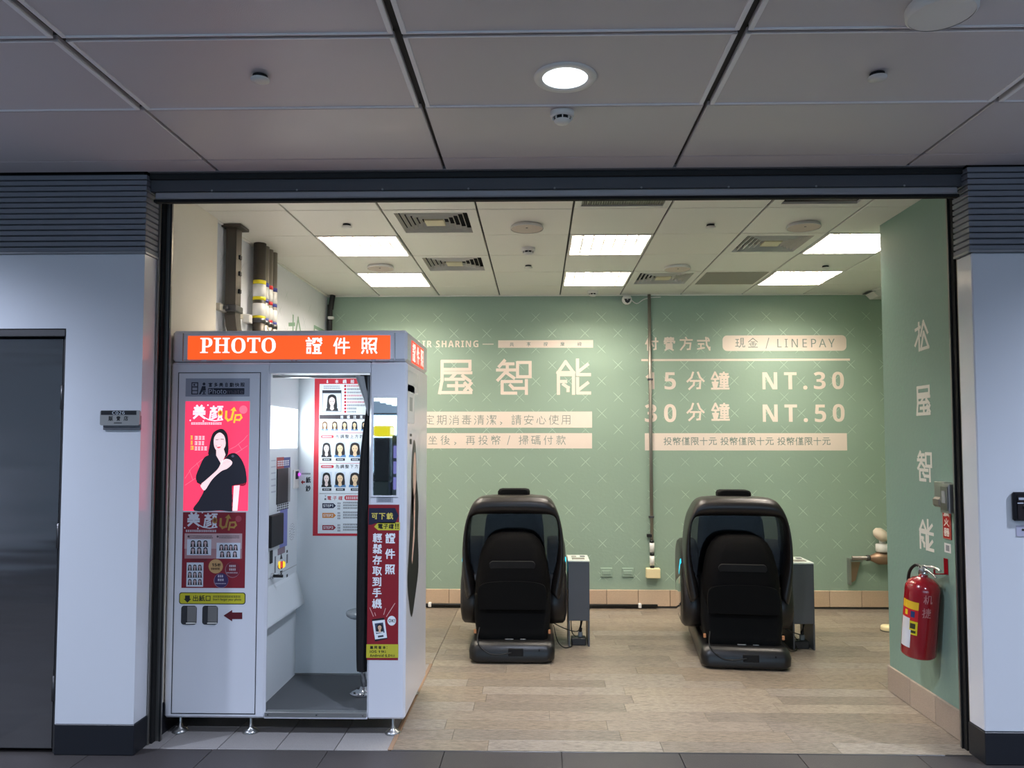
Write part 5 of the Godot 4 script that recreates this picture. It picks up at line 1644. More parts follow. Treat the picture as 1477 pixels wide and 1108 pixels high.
	var prof := [[1.99, -0.972, 0.036], [1.93, -0.966, 0.03], [1.86, -0.955, 0.022], [1.78, -0.955, 0.02], [1.7, -0.962, 0.024], [1.5, -0.975, 0.03], [1.25, -0.982, 0.032], [1.0, -0.984, 0.031], [0.75, -0.985, 0.03], [0.5, -0.985, 0.028], [0.36, -0.984, 0.026], [0.335, -0.982, 0.024]]
	var cv := curve(prof.map(func(e): return Vector3(e[0], e[1], e[2])), 3)
	for e in cv:
		var ring := []
		for i in 40:
			var a := TAU * i / 40.0
			var r: float = e.z * (1.0 + 0.16 * sin(a * 7.0 + e.x * 1.4))
			ring.append(Vector3(e.y + cos(a) * r, e.x, zf - 0.052 + sin(a) * r * 0.75))
		rings.append(ring)
	part(b, "curtain", Solid.new().smooth().loft(rings).done(), cache["curtain"])
	# backside turned out at the curtain top, booth light put into its grey
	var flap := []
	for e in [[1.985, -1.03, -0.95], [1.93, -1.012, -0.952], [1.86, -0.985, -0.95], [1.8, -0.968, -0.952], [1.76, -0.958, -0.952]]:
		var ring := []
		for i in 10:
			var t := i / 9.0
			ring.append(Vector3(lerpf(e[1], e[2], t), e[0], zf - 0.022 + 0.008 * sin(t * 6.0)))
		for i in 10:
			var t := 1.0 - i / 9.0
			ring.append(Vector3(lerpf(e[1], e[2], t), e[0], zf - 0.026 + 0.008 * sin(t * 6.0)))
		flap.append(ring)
	part(b, "curtain_lit_lining", Solid.new().smooth().loft(flap).done(), mt("lining", rgb(150, 154, 156), 0.7))
	# stool inside
	var st := thing("booth_stool", "chrome swivel stool inside the photo booth behind the curtain", "stool", Vector3(-1.05, 0.102, -4.66))
	part(st, "base", Solid.new().smooth().lathe([Vector2(0.0, 0.0), Vector2(0.085, 0.0), Vector2(0.088, 0.006), Vector2(0.05, 0.014), Vector2(0.03, 0.02), Vector2(0.022, 0.04)], 28).done(), cache["chrome"])
	part(st, "stem", Solid.new().smooth().lathe([Vector2(0.022, 0.03), Vector2(0.022, 0.45)], 16).done(), cache["chrome"])
	part(st, "seat", Solid.new().smooth().lathe([Vector2(0.0, 0.45), Vector2(0.1, 0.455), Vector2(0.112, 0.465), Vector2(0.114, 0.48), Vector2(0.108, 0.488), Vector2(0.0, 0.492)], 28).done(), mt("stool_seat", rgb(176, 182, 184), 0.25, 0.5))
	for i in 4:
		var a := TAU * (i + 0.5) / 4.0
		part(st, "bolt", cached_box(Vector3(0.012, 0.008, 0.012), 0.002), cache["steel_dark"], Vector3(cos(a) * 0.068, 0.013, sin(a) * 0.068))

func woman_poster(p: Print) -> void:
	var pink := rgb(255, 112, 136)
	# film strip curve and round stamp behind her
	p.up()
	for s in [[258 + 9, 690, 276, 676, 290, 664, 303, 656], [267, 700, 282, 690, 296, 678, 306, 668], [328, 650, 340, 644, 352, 634, 357, 628], [332, 658, 345, 651, 357, 643]]:
		p.pstroke(s, 0.003, pink)
	for s in [[273, 678, 278, 692], [284, 668, 291, 682], [344, 641, 349, 649]]:
		p.pstroke(s, 0.003, pink)
	p.pdisc(351, 591, 6, 6, pink)
	p.up()
	title(p, 0, 0, 0.0, rgb(250, 240, 250), rgb(252, 196, 60), rgb(200, 90, 40))
	for r in 3:
		p.pfine(275, 628.5 + r * 7.4, 279.5, 634 + r * 7.4, rgb(252, 206, 70), 1, 121 + r)
		p.pfine(281, 629 + r * 7.6, 299, 634.5 + r * 7.6, rgb(252, 216, 224), 1, 131 + r)
	p.up()
	var hair := rgb(26, 22, 28)
	var skin := rgb(248, 214, 216)
	var dress := rgb(26, 26, 36)
	# hair
	p.pblob([317, 619, 323, 620, 328, 627, 329.5, 640, 329, 655, 322, 662, 312, 664, 301, 657, 302, 645, 304, 634, 308, 624], hair)
	p.up()
	# dress
	p.pblob([300, 657, 311, 654, 321, 663, 331, 655, 340, 654, 348, 662, 354, 676, 356, 694, 352, 701, 342, 700, 337, 702, 336, 718, 337, 736.5, 318, 736.5, 280, 736.5, 287, 722, 294, 708, 292, 697, 284, 694, 283, 686, 289, 671, 294, 661], dress)
	p.ppoly([335, 701, 356, 696, 356.5, 736.8, 334.5, 736.8], rgb(252, 62, 100))
	p.up()
	p.ppoly([283.5, 690, 291, 696, 291, 700, 284, 696], dress)
	# far arm
	p.ppoly([337.5, 701, 346, 700, 342.5, 736.8, 335.5, 736.8], skin)
	# neck
	p.ppoly([312, 649, 323, 648, 325.5, 656, 319.5, 670, 312, 657], skin)
	# raised forearm, hand by the shoulder
	p.pblob([320, 666, 326, 662, 333, 664, 335, 669, 328, 676, 319, 680, 306, 692, 296, 707, 291, 704, 290, 699, 300, 690, 314, 677], skin)
	p.up()
	# face and smile
	p.pblob([317, 624, 323, 628, 325.5, 636, 325, 644, 320, 651, 314, 651, 309.5, 645, 308.5, 635, 311, 628], skin)
	p.pdisc(333.5, 658.5, 5, 4, rgb(20, 20, 26))
	p.up()
	p.pstroke([312, 634.5, 315.5, 634], 0.003, hair)
	p.pstroke([319, 633.6, 323, 633.8], 0.003, hair)
	p.pblob([311.5, 642.5, 316, 643.5, 320.5, 642, 317, 646.5, 313.5, 646], rgb(226, 90, 100))
	p.pstroke([322, 669, 327, 666, 331, 667], 0.002, rgb(214, 160, 166))
	p.pdisc(336, 658, 2, 1.8, rgb(70, 72, 90))
	p.up()
	p.pstroke([313, 644, 319.5, 643.4], 0.004, rgb(255, 250, 250))

# ---------------------------------------------------------------- massage chairs and pay posts

func build_chairs() -> void:
	var c := thing("massage_chair", "black massage chair seen from behind, square on, close to the photo booth", "massage chair", Vector3(-0.193, 0, -5.615), 0.0, "black massage chairs")
	var shell: Material = cache["chair_shell"]
	# base: rounded plinth
	var rings := []
	for e in [[0.012, 0.29, 0.0, 0.02], [0.03, 0.312, 0.0, 0.0], [0.085, 0.316, 0.0, 0.0], [0.125, 0.306, -0.018, 0.02], [0.15, 0.288, -0.045, 0.04], [0.152, 0.27, -0.06, 0.05]]:
		var o := rounded(-e[1], -1.08 + e[3], e[1], e[2], 0.06)
		var ring := []
		for q in o:
			ring.append(Vector3(q.x, e[0], q.y))
		rings.append(ring)
	part(c, "base", Solid.new().smooth().loft(rings).done(), cache["chair_base"])
	var under := Solid.new()
	for sx in [-1, 1]:
		for z in [-0.12, -0.95]:
			under.box(Vector3(sx * 0.22, 0.007, z), Vector3(0.06, 0.014, 0.06))
	part(c, "pads", under.done(), cache["black"])
	part(c, "power_inlet", Solid.new().box(Vector3(0.03, 0.085, 0.0), Vector3(0.11, 0.055, 0.012), 0.004).done(), cache["black_gap"])
	for sx in [-1, 1]:
		part(c, "slot", Solid.new().box(Vector3(sx * 0.2, 0.1, -0.004), Vector3(0.01, 0.014, 0.012), 0.002).done(), cache["black_gap"])
		part(c, "reflector", Solid.new().box(Vector3(sx * 0.276, 0.205, -0.12), Vector3(0.018, 0.03, 0.01), 0.002).done(), mt("amber", rgb(206, 140, 92), 0.4))
	part(c, "caution_label", Solid.new().box(Vector3(-0.02, 0.156, -0.1), Vector3(0.06, 0.003, 0.03)).box(Vector3(0.08, 0.156, -0.1), Vector3(0.04, 0.003, 0.03)).done(), mt("label_grey", rgb(150, 152, 152), 0.5))
	# body between plinth and backrest
	rings = []
	for e in [[0.14, 0.262, -0.09], [0.2, 0.27, -0.11], [0.3, 0.285, -0.125], [0.45, 0.288, -0.16], [0.6, 0.28, -0.25]]:
		var o := rounded(-e[1], -1.0, e[1], e[2], 0.05)
		var ring := []
		for q in o:
			ring.append(Vector3(q.x, e[0], q.y))
		rings.append(ring)
	part(c, "body", Solid.new().smooth().loft(rings).done(), cache["chair_fabric"])
	# arm pods
	for sx in [-1.0, 1.0]:
		var side := curve([Vector2(-0.42, 0.56), Vector2(-0.35, 0.42), Vector2(-0.345, 0.3), Vector2(-0.42, 0.2), Vector2(-0.6, 0.165), Vector2(-0.95, 0.17), Vector2(-1.1, 0.27), Vector2(-1.16, 0.58), Vector2(-1.08, 0.76), Vector2(-0.86, 0.82), Vector2(-0.62, 0.79), Vector2(-0.5, 0.7)], 4, true)
		var pr := []
		for e in [[0.27, 0.97], [0.29, 1.0], [0.385, 0.985], [0.406, 0.93], [0.414, 0.84]]:
			var ring := []
			for q in side:
				ring.append(Vector3(sx * e[0], 0.5 + (q.y - 0.5) * e[1], -0.74 + (q.x + 0.74) * e[1]))
			pr.append(ring)
		var pod := part(c, "arm_pod", Solid.new().smooth().loft(pr).done(), shell)
		var gl := curve([Vector2(-0.44, 0.5), Vector2(-0.43, 0.36), Vector2(-0.5, 0.25), Vector2(-0.64, 0.225), Vector2(-0.92, 0.24), Vector2(-0.98, 0.42), Vector2(-0.7, 0.52), Vector2(-0.52, 0.56)], 4, true)
		var gr := []
		for e in [[0.404, 1.0], [0.416, 0.99], [0.419, 0.95]]:
			var ring := []
			for q in gl:
				ring.append(Vector3(sx * e[0], 0.4 + (q.y - 0.4) * e[1], -0.7 + (q.x + 0.7) * e[1]))
			gr.append(ring)
		part(pod, "gloss_panel", Solid.new().smooth().loft(gr).done(), cache["chair_gloss"])
		var s := Solid.new()
		var dir := Vector3(0, 0.115, 0.15).normalized()
		s.xf = Transform3D(Basis(Vector3.RIGHT, dir, Vector3.RIGHT.cross(dir)), Vector3(sx * 0.404, 0.62, -0.6))
		s.box(Vector3.ZERO, Vector3(0.022, 0.2, 0.05), 0.008)
		part(pod, "led_light_strip", s.done(), glow("led_cyan", rgb(30, 205, 245), 1.0))
	# hood: a deep bow with rounded section
	var outer := [Vector2(0.36, 0.40), Vector2(0.378, 0.48), Vector2(0.392, 0.62), Vector2(0.396, 0.75), Vector2(0.389, 0.87), Vector2(0.372, 0.98), Vector2(0.345, 1.07), Vector2(0.31, 1.14), Vector2(0.262, 1.178), Vector2(0.18, 1.19), Vector2(0.09, 1.193)]
	var innr := [Vector2(0.29, 0.46), Vector2(0.304, 0.55), Vector2(0.335, 0.66), Vector2(0.35, 0.77), Vector2(0.352, 0.88), Vector2(0.344, 0.97), Vector2(0.326, 1.025), Vector2(0.285, 1.046), Vector2(0.23, 1.05), Vector2(0.16, 1.052), Vector2(0.08, 1.053)]
	for a in [outer, innr]:
		for i in range(a.size() - 1, -1, -1):
			a.append(Vector2(-a[i].x, a[i].y))
	var oc := curve(outer, 3)
	var ic := curve(innr, 3)
	rings = []
	for i in oc.size():
		var o: Vector2 = oc[i]
		var n: Vector2 = ic[i]
		var ring := []
		for e in [[1.0, -0.44], [0.99, -0.345], [0.88, -0.285], [0.62, -0.258], [0.3, -0.262], [0.08, -0.29], [0.0, -0.34], [0.02, -0.5], [0.1, -0.66], [0.7, -0.7], [0.95, -0.6]]:
			var q := n.lerp(o, e[0])
			ring.append(Vector3(q.x, q.y, e[1]))
		rings.append(ring)
	part(c, "hood", Solid.new().smooth().loft(rings).done(), shell)
	# smoked panes of the hood
	var pane := PackedVector2Array()
	for q in ic:
		pane.append(q)
	part(c, "hood_window", Solid.new().extrude(pane, -0.43, -0.425).done(), cache["smoked_glass"])
	# padded inside of the hood
	rings = []
	for e in [[0.45, 0.25], [0.7, 0.25], [0.9, 0.238], [1.0, 0.226], [1.05, 0.2], [1.07, 0.15]]:
		var o := rounded(-e[1], -0.98, e[1], -0.5, 0.08)
		var ring := []
		for q in o:
			ring.append(Vector3(q.x, e[0], q.y))
		rings.append(ring)
	part(c, "hood_lining", Solid.new().smooth().loft(rings).done(), cache["chair_fabric"])
	# neck pillow showing over the hood
	rings = []
	for e in [[1.17, 0.122], [1.195, 0.128], [1.215, 0.128], [1.23, 0.118], [1.235, 0.1]]:
		var o := rounded(-e[1], -0.62, e[1], -0.46, 0.03)
		var ring := []
		for q in o:
			ring.append(Vector3(q.x, e[0], q.y))
		rings.append(ring)
	part(c, "pillow", Solid.new().smooth().loft(rings).done(), cache["chair_fabric"])
	# backrest shell bulging towards the rear
	var rib := []
	for e in [[0.34, 0.25, -0.17, 0.06], [0.355, 0.266, -0.135, 0.09], [0.42, 0.276, -0.108, 0.11], [0.52, 0.28, -0.1, 0.12], [0.62, 0.274, -0.112, 0.12], [0.72, 0.258, -0.135, 0.12], [0.8, 0.236, -0.16, 0.11], [0.86, 0.204, -0.185, 0.1], [0.9, 0.158, -0.215, 0.08], [0.918, 0.09, -0.245, 0.04]]:
		var o := rounded(-e[1], -0.4, e[1], e[2], minf(e[3], e[1] * 0.8), 7)
		var ring := []
		for q in o:
			ring.append(Vector3(q.x, e[0], q.y))
		rib.append(ring)
	var back := part(c, "backrest", Solid.new().smooth().loft(rib).done(), cache["chair_leather"])
	var sl := Solid.new()
	sl.xf = Transform3D(Basis(Vector3.RIGHT, 0.16), Vector3(0, 0.69, -0.122))
	sl.extrude(rounded(-0.172, -0.03, 0.172, 0.03, 0.03), -0.03, 0.002)
	part(back, "air_slot", sl.done(), cache["black_gap"])
	var lp := Solid.new()
	lp.xf = Transform3D(Basis.IDENTITY, Vector3(0, 0, -0.106))
	lp.extrude(PackedVector2Array(curve([Vector2(-0.25, 0.37), Vector2(-0.252, 0.5), Vector2(-0.22, 0.555), Vector2(-0.1, 0.575), Vector2(0.1, 0.575), Vector2(0.22, 0.555), Vector2(0.252, 0.5), Vector2(0.25, 0.37)], 5)), -0.03, 0.012)
	part(back, "lower_cover", lp.done(), cache["chair_fabric"])
	# seat and leg rest in front, towards the wall
	part(c, "seat", Solid.new().box(Vector3(0, 0.46, -0.8), Vector3(0.5, 0.14, 0.55), 0.05).done(), cache["chair_leather"])
	part(c, "leg_rest", Solid.new().box(Vector3(0, 0.3, -1.25), Vector3(0.46, 0.4, 0.22), 0.05).done(), cache["chair_leather"])
	part(c, "cord", Solid.new().smooth().tube(curve([Vector3(-0.24, 0.24, -0.1), Vector3(-0.25, 0.15, -0.03), Vector3(-0.18, 0.085, 0.008), Vector3(-0.1, 0.07, 0.01), Vector3(0.0, 0.085, 0.01)], 6), 0.005, 6).done(), cache["cable_black"])
	dup(c, Vector3(1.472, 0, -5.5), deg_to_rad(-6.0), "black massage chair turned slightly, showing a cyan light strip on its arm")
	# pay posts
	var k := thing("pay_post", "slim grey payment post with a pale lid close to the nearer chair and booth", "payment post", Vector3(0.322, 0, -6.1), 0.0, "grey payment posts")
	var w := 0.168
	var dpt := 0.3
	var h := 0.672
	part(k, "casing", Solid.new().span(Vector3(-w / 2, 0.2, -dpt), Vector3(w / 2, h - 0.012, 0), 0.003).done(), cache["kiosk_grey"])
	for sx in [-1, 1]:
		part(k, "leg_panel", Solid.new().span(Vector3(sx * w / 2, 0.0, -dpt), Vector3(sx * (w / 2 - 0.012), 0.2, 0)).done(), cache["kiosk_grey"])
	part(k, "lid", Solid.new().span(Vector3(-w / 2 - 0.002, h - 0.012, -dpt - 0.002), Vector3(w / 2 + 0.002, h, 0.002), 0.002).done(), cache["kiosk_lid"])
	part(k, "coin_plate", Solid.new().span(Vector3(-0.05, h, -0.13), Vector3(0.05, h + 0.004, -0.06), 0.001).span(Vector3(-0.05, h, -0.23), Vector3(-0.01, h + 0.004, -0.19), 0.001).done(), cache["pipe_steel"])
	part(k, "reader_plate", Solid.new().span(Vector3(0.02, h, -0.24), Vector3(0.06, h + 0.004, -0.19), 0.001).done(), cache["kiosk_grey"])
	dup(k, Vector3(2.058, 0, -6.03), 0.0, "slim grey payment post with a pale lid behind the turned chair")
	# power strips and cables inside the posts
	var n := 0
	for q in [[Vector3(0.32, 0, -6.17), "in the post close to the booth"], [Vector3(2.053, 0, -6.11), "in the post behind the turned chair"]]:
		var st := thing("power_strip", "black power strip with a plugged adapter " + q[1], "power strip", q[0], 0.0, "power strips in the posts")
		part(st, "body", Solid.new().box(Vector3(0, 0.03, 0), Vector3(0.115, 0.06, 0.09), 0.006).done(), mt("strip_black", rgb(40, 41, 42), 0.4))
		part(st, "adapter", Solid.new().box(Vector3(0.015, 0.08, 0.0), Vector3(0.035, 0.042, 0.034), 0.006).done(), mt("adapter_grey", rgb(130, 136, 140), 0.4))
		part(st, "plug", Solid.new().smooth().tube([Vector3(0.016, 0.098, 0.0), Vector3(0.018, 0.13, 0.0)], 0.013, 10).done(), cache["cable_black"])
		part(st, "cord", Solid.new().smooth().tube(curve([Vector3(0.018, 0.128, 0), Vector3(0.026, 0.17, 0.012), Vector3(0.03, 0.195, 0.02)], 5), 0.005, 6).done(), cache["cable_black"])
		part(st, "cord", Solid.new().smooth().tube(curve([Vector3(-0.02, 0.06, 0), Vector3(-0.052, 0.1, 0.02), Vector3(-0.06, 0.19, 0.03)], 5), 0.004, 6).done(), cache["cable_black"])
		var cb := thing("power_cable", "black cable looping to the power strip " + q[1], "cable", q[0], 0.0, "cables from chairs to posts")
		part(cb, "cord", Solid.new().smooth().tube(curve([Vector3(-0.21, 0.2, 0.12), Vector3(-0.12, 0.16, 0.14), Vector3(-0.02, 0.125, 0.1), Vector3(0.012, 0.15, 0.04), Vector3(0.02, 0.19, 0.01)], 6), 0.004, 6).done(), cache["cable_black"])
		part(cb, "cord", Solid.new().smooth().tube(curve([Vector3(-0.2, 0.18, 0.12), Vector3(-0.17, 0.06, 0.13), Vector3(-0.12, 0.01, 0.13), Vector3(-0.06, 0.01, 0.1), Vector3(-0.05, 0.03, 0.05)], 6), 0.004, 6).done(), cache["cable_black"])
		n += 1

# ---------------------------------------------------------------- pipes, outlets and small wall fittings

func build_wall_fittings() -> void:
	# camera on the back wall
	var cam := thing("security_camera", "small white ball security camera with a black face high on the back wall", "camera", Vector3(0.872, 3.0, BACK))
	part(cam, "mount", Solid.new().box(Vector3(0, 0.03, 0.02), Vector3(0.05, 0.04, 0.04), 0.006).done(), cache["white_plastic"])
	var ball := Solid.new().smooth()
	ball.xf = Transform3D(Basis(Vector3.RIGHT, 0.35), Vector3(0, 0, 0.07))
	var prof := []
	for i in 9:
		var a := -PI / 2 + PI * i / 8.0
		prof.append(Vector2(cos(a), sin(a)) * 0.05)
	ball.lathe(prof, 20)
	part(cam, "shell", ball.done(), cache["white_plastic"])
	var face := Solid.new()
	face.xf = Transform3D(Basis(Vector3.RIGHT, 0.25), Vector3(0, -0.01, 0.112))
	face.extrude(PackedVector2Array([Vector2(-0.032, 0.012), Vector2(0.032, 0.012), Vector2(0.02, -0.02), Vector2(0.0, -0.032), Vector2(-0.02, -0.02)]), -0.02, 0.008)
	part(cam, "lens_face", face.done(), cache["black"])
	part(cam, "lens", Solid.new().box(Vector3(0, -0.008, 0.124), Vector3(0.012, 0.012, 0.006), 0.003).done(), cache["steel"])
	part(cam, "cable", Solid.new().smooth().tube(curve([Vector3(0.03, 0.02, 0.03), Vector3(0.1, -0.03, 0.02), Vector3(0.17, 0.01, 0.02), Vector3(0.25, 0.03, 0.015), Vector3(0.34, 0.035, 0.012)], 5), 0.005, 6).done(), cache["white_plastic"])
	# conduit and junction box on the back wall
	var cd := thing("wall_conduit", "thin grey steel conduit running down the green back wall to a cream box", "conduit", Vector3(1.1, 0, BACK))
	part(cd, "pipe", Solid.new().smooth().tube([Vector3(-0.003, CEILING, 0.02), Vector3(0.004, 0.38, 0.02)], 0.016, 12).done(), cache["pipe_steel"])
	for y in [2.22, 0.88]:
		part(cd, "clip", Solid.new().box(Vector3(0, y, 0.018), Vector3(0.05, 0.02, 0.036), 0.003).done(), cache["steel_dark"])
	part(cd, "clip", Solid.new().box(Vector3(-0.02, 0.7, 0.018), Vector3(0.05, 0.03, 0.036), 0.003).done(), cache["black"])
	for y in [0.585, 0.46]:
		var s := Solid.new().smooth()
		s.tube([Vector3(0.003, y - 0.045, 0.024), Vector3(0.003, y + 0.045, 0.024)], 0.023, 12)
		part(cd, "white_sleeve", s.done(), cache["white_plastic"])
	for y in [0.645, 0.523, 0.4]:
		part(cd, "tape_ring", Solid.new().smooth().tube([Vector3(0.003, y - 0.01, 0.023), Vector3(0.003, y + 0.01, 0.023)], 0.021, 12).done(), cache["black"])
	part(cd, "junction_box", Solid.new().box(Vector3(0.01, 0.342, 0.03), Vector3(0.135, 0.095, 0.06), 0.006).done(), cache["cream"])
	# outlets painted like the wall
	for q in [[0.662, "beside the grey payment post"], [0.87, "beside the conduit box"]]:
		var t := thing("wall_outlet", "green-papered wall socket plate low on the back wall " + q[1], "socket", Vector3(q[0], 0.342, BACK), 0.0, "socket plates on the back wall")
		part(t, "plate", Solid.new().box(Vector3(0, 0, 0.006), Vector3(0.115, 0.086, 0.012), 0.004).done(), cache["wall_green"])
		part(t, "insert", Solid.new().box(Vector3(0, 0, 0.013), Vector3(0.084, 0.04, 0.006), 0.003).done(), cache["wall_green"])
	# black pipe along the skirting with white clips
	var bp := thing("skirting_pipe", "thin black pipe with white clips along the back skirting", "pipe", Vector3(0, 0, BACK))
	part(bp, "pipe", Solid.new().smooth().tube([Vector3(-2.08, 0.03, 0.035), Vector3(1.15, 0.03, 0.035)], 0.014, 10).done(), cache["cable_black"])
	for x in [-1.05, -0.1, 0.98]:
		part(bp, "clip", Solid.new().box(Vector3(x, 0.032, 0.036), Vector3(0.03, 0.042, 0.04), 0.004).done(), cache["white_plastic"])
	# black pipe down the left back corner
	var lp := thing("corner_pipe", "black pipe with a white clip in the far left corner", "pipe", Vector3(-2.06, 0, BACK))
	part(lp, "pipe", Solid.new().smooth().tube(curve([Vector3(0.03, CEILING, 0.05), Vector3(0.01, 2.92, 0.05), Vector3(0, 2.7, 0.045), Vector3(0, 0.1, 0.045)], 5), 0.026, 12).done(), cache["cable_black"])
	part(lp, "clip", Solid.new().box(Vector3(0.02, 2.83, 0.07), Vector3(0.06, 0.03, 0.03), 0.006).done(), cache["white_plastic"])
	# left wall: square duct with strut bracket
	var du := thing("square_duct", "dark steel square duct on a strut bracket at the left wall", "duct", Vector3(LEFT, 0, -5.02))
	var rings := []
	for e in [[CEILING, 0.06, 0.0], [2.9, 0.06, 0.0], [2.6, 0.06, 0.0], [2.45, 0.06, 0.0], [2.38, 0.063, -0.01], [2.3, 0.072, -0.035], [2.2, 0.085, -0.07], [2.0, 0.1, -0.12], [1.2, 0.1, -0.14]]:
		rings.append([Vector3(e[1] - 0.035, e[0], e[2] - 0.045), Vector3(e[1] + 0.035, e[0], e[2] - 0.045), Vector3(e[1] + 0.035, e[0], e[2] + 0.045), Vector3(e[1] - 0.035, e[0], e[2] + 0.045)])
	part(du, "duct", Solid.new().loft(rings).done(), cache["duct_dark"])
	part(du, "collar", Solid.new().box(Vector3(0.068, CEILING - 0.012, 0), Vector3(0.13, 0.02, 0.15), 0.002).done(), cache["duct_dark"])
	part(du, "strut", Solid.new().span(Vector3(0.002, 2.47, -0.24), Vector3(0.036, 2.515, 0.15)).done(), mt("strut", rgb(196, 190, 178), 0.45, 0.5))
	part(du, "clamp", Solid.new().span(Vector3(0.015, 2.475, -0.066), Vector3(0.105, 2.52, 0.066), 0.006).span(Vector3(0.03, 2.485, 0.066), Vector3(0.06, 2.51, 0.1), 0.004).span(Vector3(0.03, 2.485, -0.1), Vector3(0.06, 2.51, -0.066), 0.004).done(), cache["steel_dark"])
	for y in [2.85, 2.74, 2.62]:
		part(du, "bolt", Solid.new().box(Vector3(0.1, y, -0.01), Vector3(0.016, 0.03, 0.03), 0.004).done(), cache["black"])
	# cluster of four pipes with coloured marker bands
	var bands := [[rgb(240, 222, 30), "yellow"], [rgb(52, 60, 140), "blue"], [rgb(214, 36, 34), "red"], [rgb(52, 60, 140), "blue"]]
	for i in 4:
		var pz := -5.47 - i * 0.095
		var t := thing("wall_pipe", ["thick dark vertical pipe with yellow and white bands at the left wall", "vertical steel pipe with blue bands beside the thick dark pipe", "vertical steel pipe with red and white bands at the left wall", "thin vertical steel pipe with blue bands furthest from the duct"][i], "pipe", Vector3(LEFT + 0.07, 0, pz), 0.0, "steel pipes at the left wall")
		var r: float = [0.044, 0.034, 0.03, 0.03][i]
		part(t, "pipe", Solid.new().smooth().tube([Vector3(0, CEILING, 0), Vector3(0, 0.3, 0)], r, 16).done(), cache["pipe_steel"] if i else cache["duct_dark"])
		for k in 2:
			var y := 2.71 - k * 0.14
			part(t, "white_band", Solid.new().smooth().tube([Vector3(0, y - 0.045, 0), Vector3(0, y + 0.045, 0)], r + 0.002, 16).done(), cache["white_plastic"])
			part(t, "marker_band", Solid.new().smooth().tube([Vector3(0, y - 0.07, 0), Vector3(0, y - 0.046, 0)], r + 0.002, 16).done(), mt("band_" + bands[i][1], bands[i][0], 0.5))
		part(t, "marker_band", Solid.new().smooth().tube([Vector3(0, 2.757, 0), Vector3(0, 2.785, 0)], r + 0.002, 16).done(), mt("band_" + bands[i][1], bands[i][0], 0.5))
	var ps := thing("pipe_bracket", "pale strut bracket clamping the four steel pipes to the left wall", "bracket", Vector3(LEFT, 2.49, -5.6))
	part(ps, "strut", Solid.new().span(Vector3(0.0, -0.022, -0.3), Vector3(0.02, 0.022, 0.24)).done(), mt("strut", rgb(196, 190, 178), 0.45, 0.5))
	part(ps, "end_cap", Solid.new().span(Vector3(0.0, -0.03, 0.2), Vector3(0.05, 0.03, 0.26), 0.004).done(), cache["white_plastic"])
	for i in 4:
		part(ps, "clamp", Solid.new().smooth().tube([Vector3(0.07, -0.016, 0.13 - i * 0.095), Vector3(0.07, 0.016, 0.13 - i * 0.095)], [0.05, 0.04, 0.036, 0.036][i], 14).done(), cache["steel_dark"])
	# hydrant-like valve pipe at the far right
	var vp := thing("valve_pipe", "brass valve pipe on a slotted steel bracket low on the back wall", "valve", Vector3(3.0, 0, BACK))
	part(vp, "bracket_plate", sbox(Vector3(-0.02, 0.24, 0.0), Vector3(0.0, 0.49, 0.06), 0.003), cache["steel"])
	part(vp, "bracket_arm", sbox(Vector3(0.0, 0.46, 0.0), Vector3(0.11, 0.475, 0.07), 0.003), cache["steel"])
	var web := Solid.new()
	web.extrude(PackedVector2Array([Vector2(0.0, 0.46), Vector2(0.1, 0.46), Vector2(0.05, 0.28), Vector2(0.0, 0.25)]), 0.02, 0.028)
	part(vp, "web", web.done(), cache["brass"])
	part(vp, "pipe", Solid.new().smooth().tube([Vector3(0.0, 0.5, 0.08), Vector3(0.5, 0.5, 0.08)], 0.02, 12).done(), cache["pipe_steel"])
	part(vp, "coupling", Solid.new().smooth().tube([Vector3(0.135, 0.5, 0.08), Vector3(0.165, 0.5, 0.08)], 0.028, 12).done(), cache["steel_dark"])
	var bod := Solid.new().smooth()
	bod.xf = Transform3D(Basis(Vector3(0, 0, 1), -PI / 2), Vector3(0.165, 0.5, 0.08))
	bod.lathe([Vector2(0.0, 0.0), Vector2(0.022, 0.0), Vector2(0.045, 0.05), Vector2(0.062, 0.08), Vector2(0.062, 0.2), Vector2(0.03, 0.24), Vector2(0.0, 0.24)], 16)
	part(vp, "valve_body", bod.done(), cache["brass"])
	part(vp, "neck", Solid.new().smooth().lathe([Vector2(0.055, 0.56), Vector2(0.062, 0.565), Vector2(0.062, 0.63), Vector2(0.055, 0.635), Vector2(0.03, 0.64), Vector2(0.03, 0.68)], 16).done(), cache["white_plastic"], Vector3(0.29, 0, 0.08))
	var hw := Solid.new().smooth()
	hw.xf = Transform3D(Basis(Vector3(0, 0, 1), -0.5) * Basis(Vector3.RIGHT, 0.5), Vector3(0.27, 0.72, 0.09))
	hw.lathe([Vector2(0.0, -0.03), Vector2(0.06, -0.03), Vector2(0.075, -0.01), Vector2(0.075, 0.02), Vector2(0.05, 0.045), Vector2(0.0, 0.05)], 18)
	part(vp, "hand_wheel", hw.done(), mt("wheel_beige", rgb(214, 198, 176), 0.5))
	# round pale cap on the floor and small box under the ceiling
	var cap := thing("floor_cap", "small round cream cap standing on the floor behind the return wall", "cap", Vector3(2.985, 0, -6.66))
	part(cap, "cap", Solid.new().smooth().lathe([Vector2(0.0, 0.0), Vector2(0.058, 0.0), Vector2(0.06, 0.006), Vector2(0.06, 0.035), Vector2(0.052, 0.045), Vector2(0.0, 0.048)], 24).done(), cache["cream"])
	part(cap, "rim", Solid.new().smooth().lathe([Vector2(0.061, 0.0), Vector2(0.063, 0.004), Vector2(0.061, 0.008)], 24).done(), cache["steel_dark"])
	var bx := thing("ceiling_box", "small pale equipment box under the ceiling at the right end of the back wall", "box", Vector3(3.25, CEILING, -7.38))
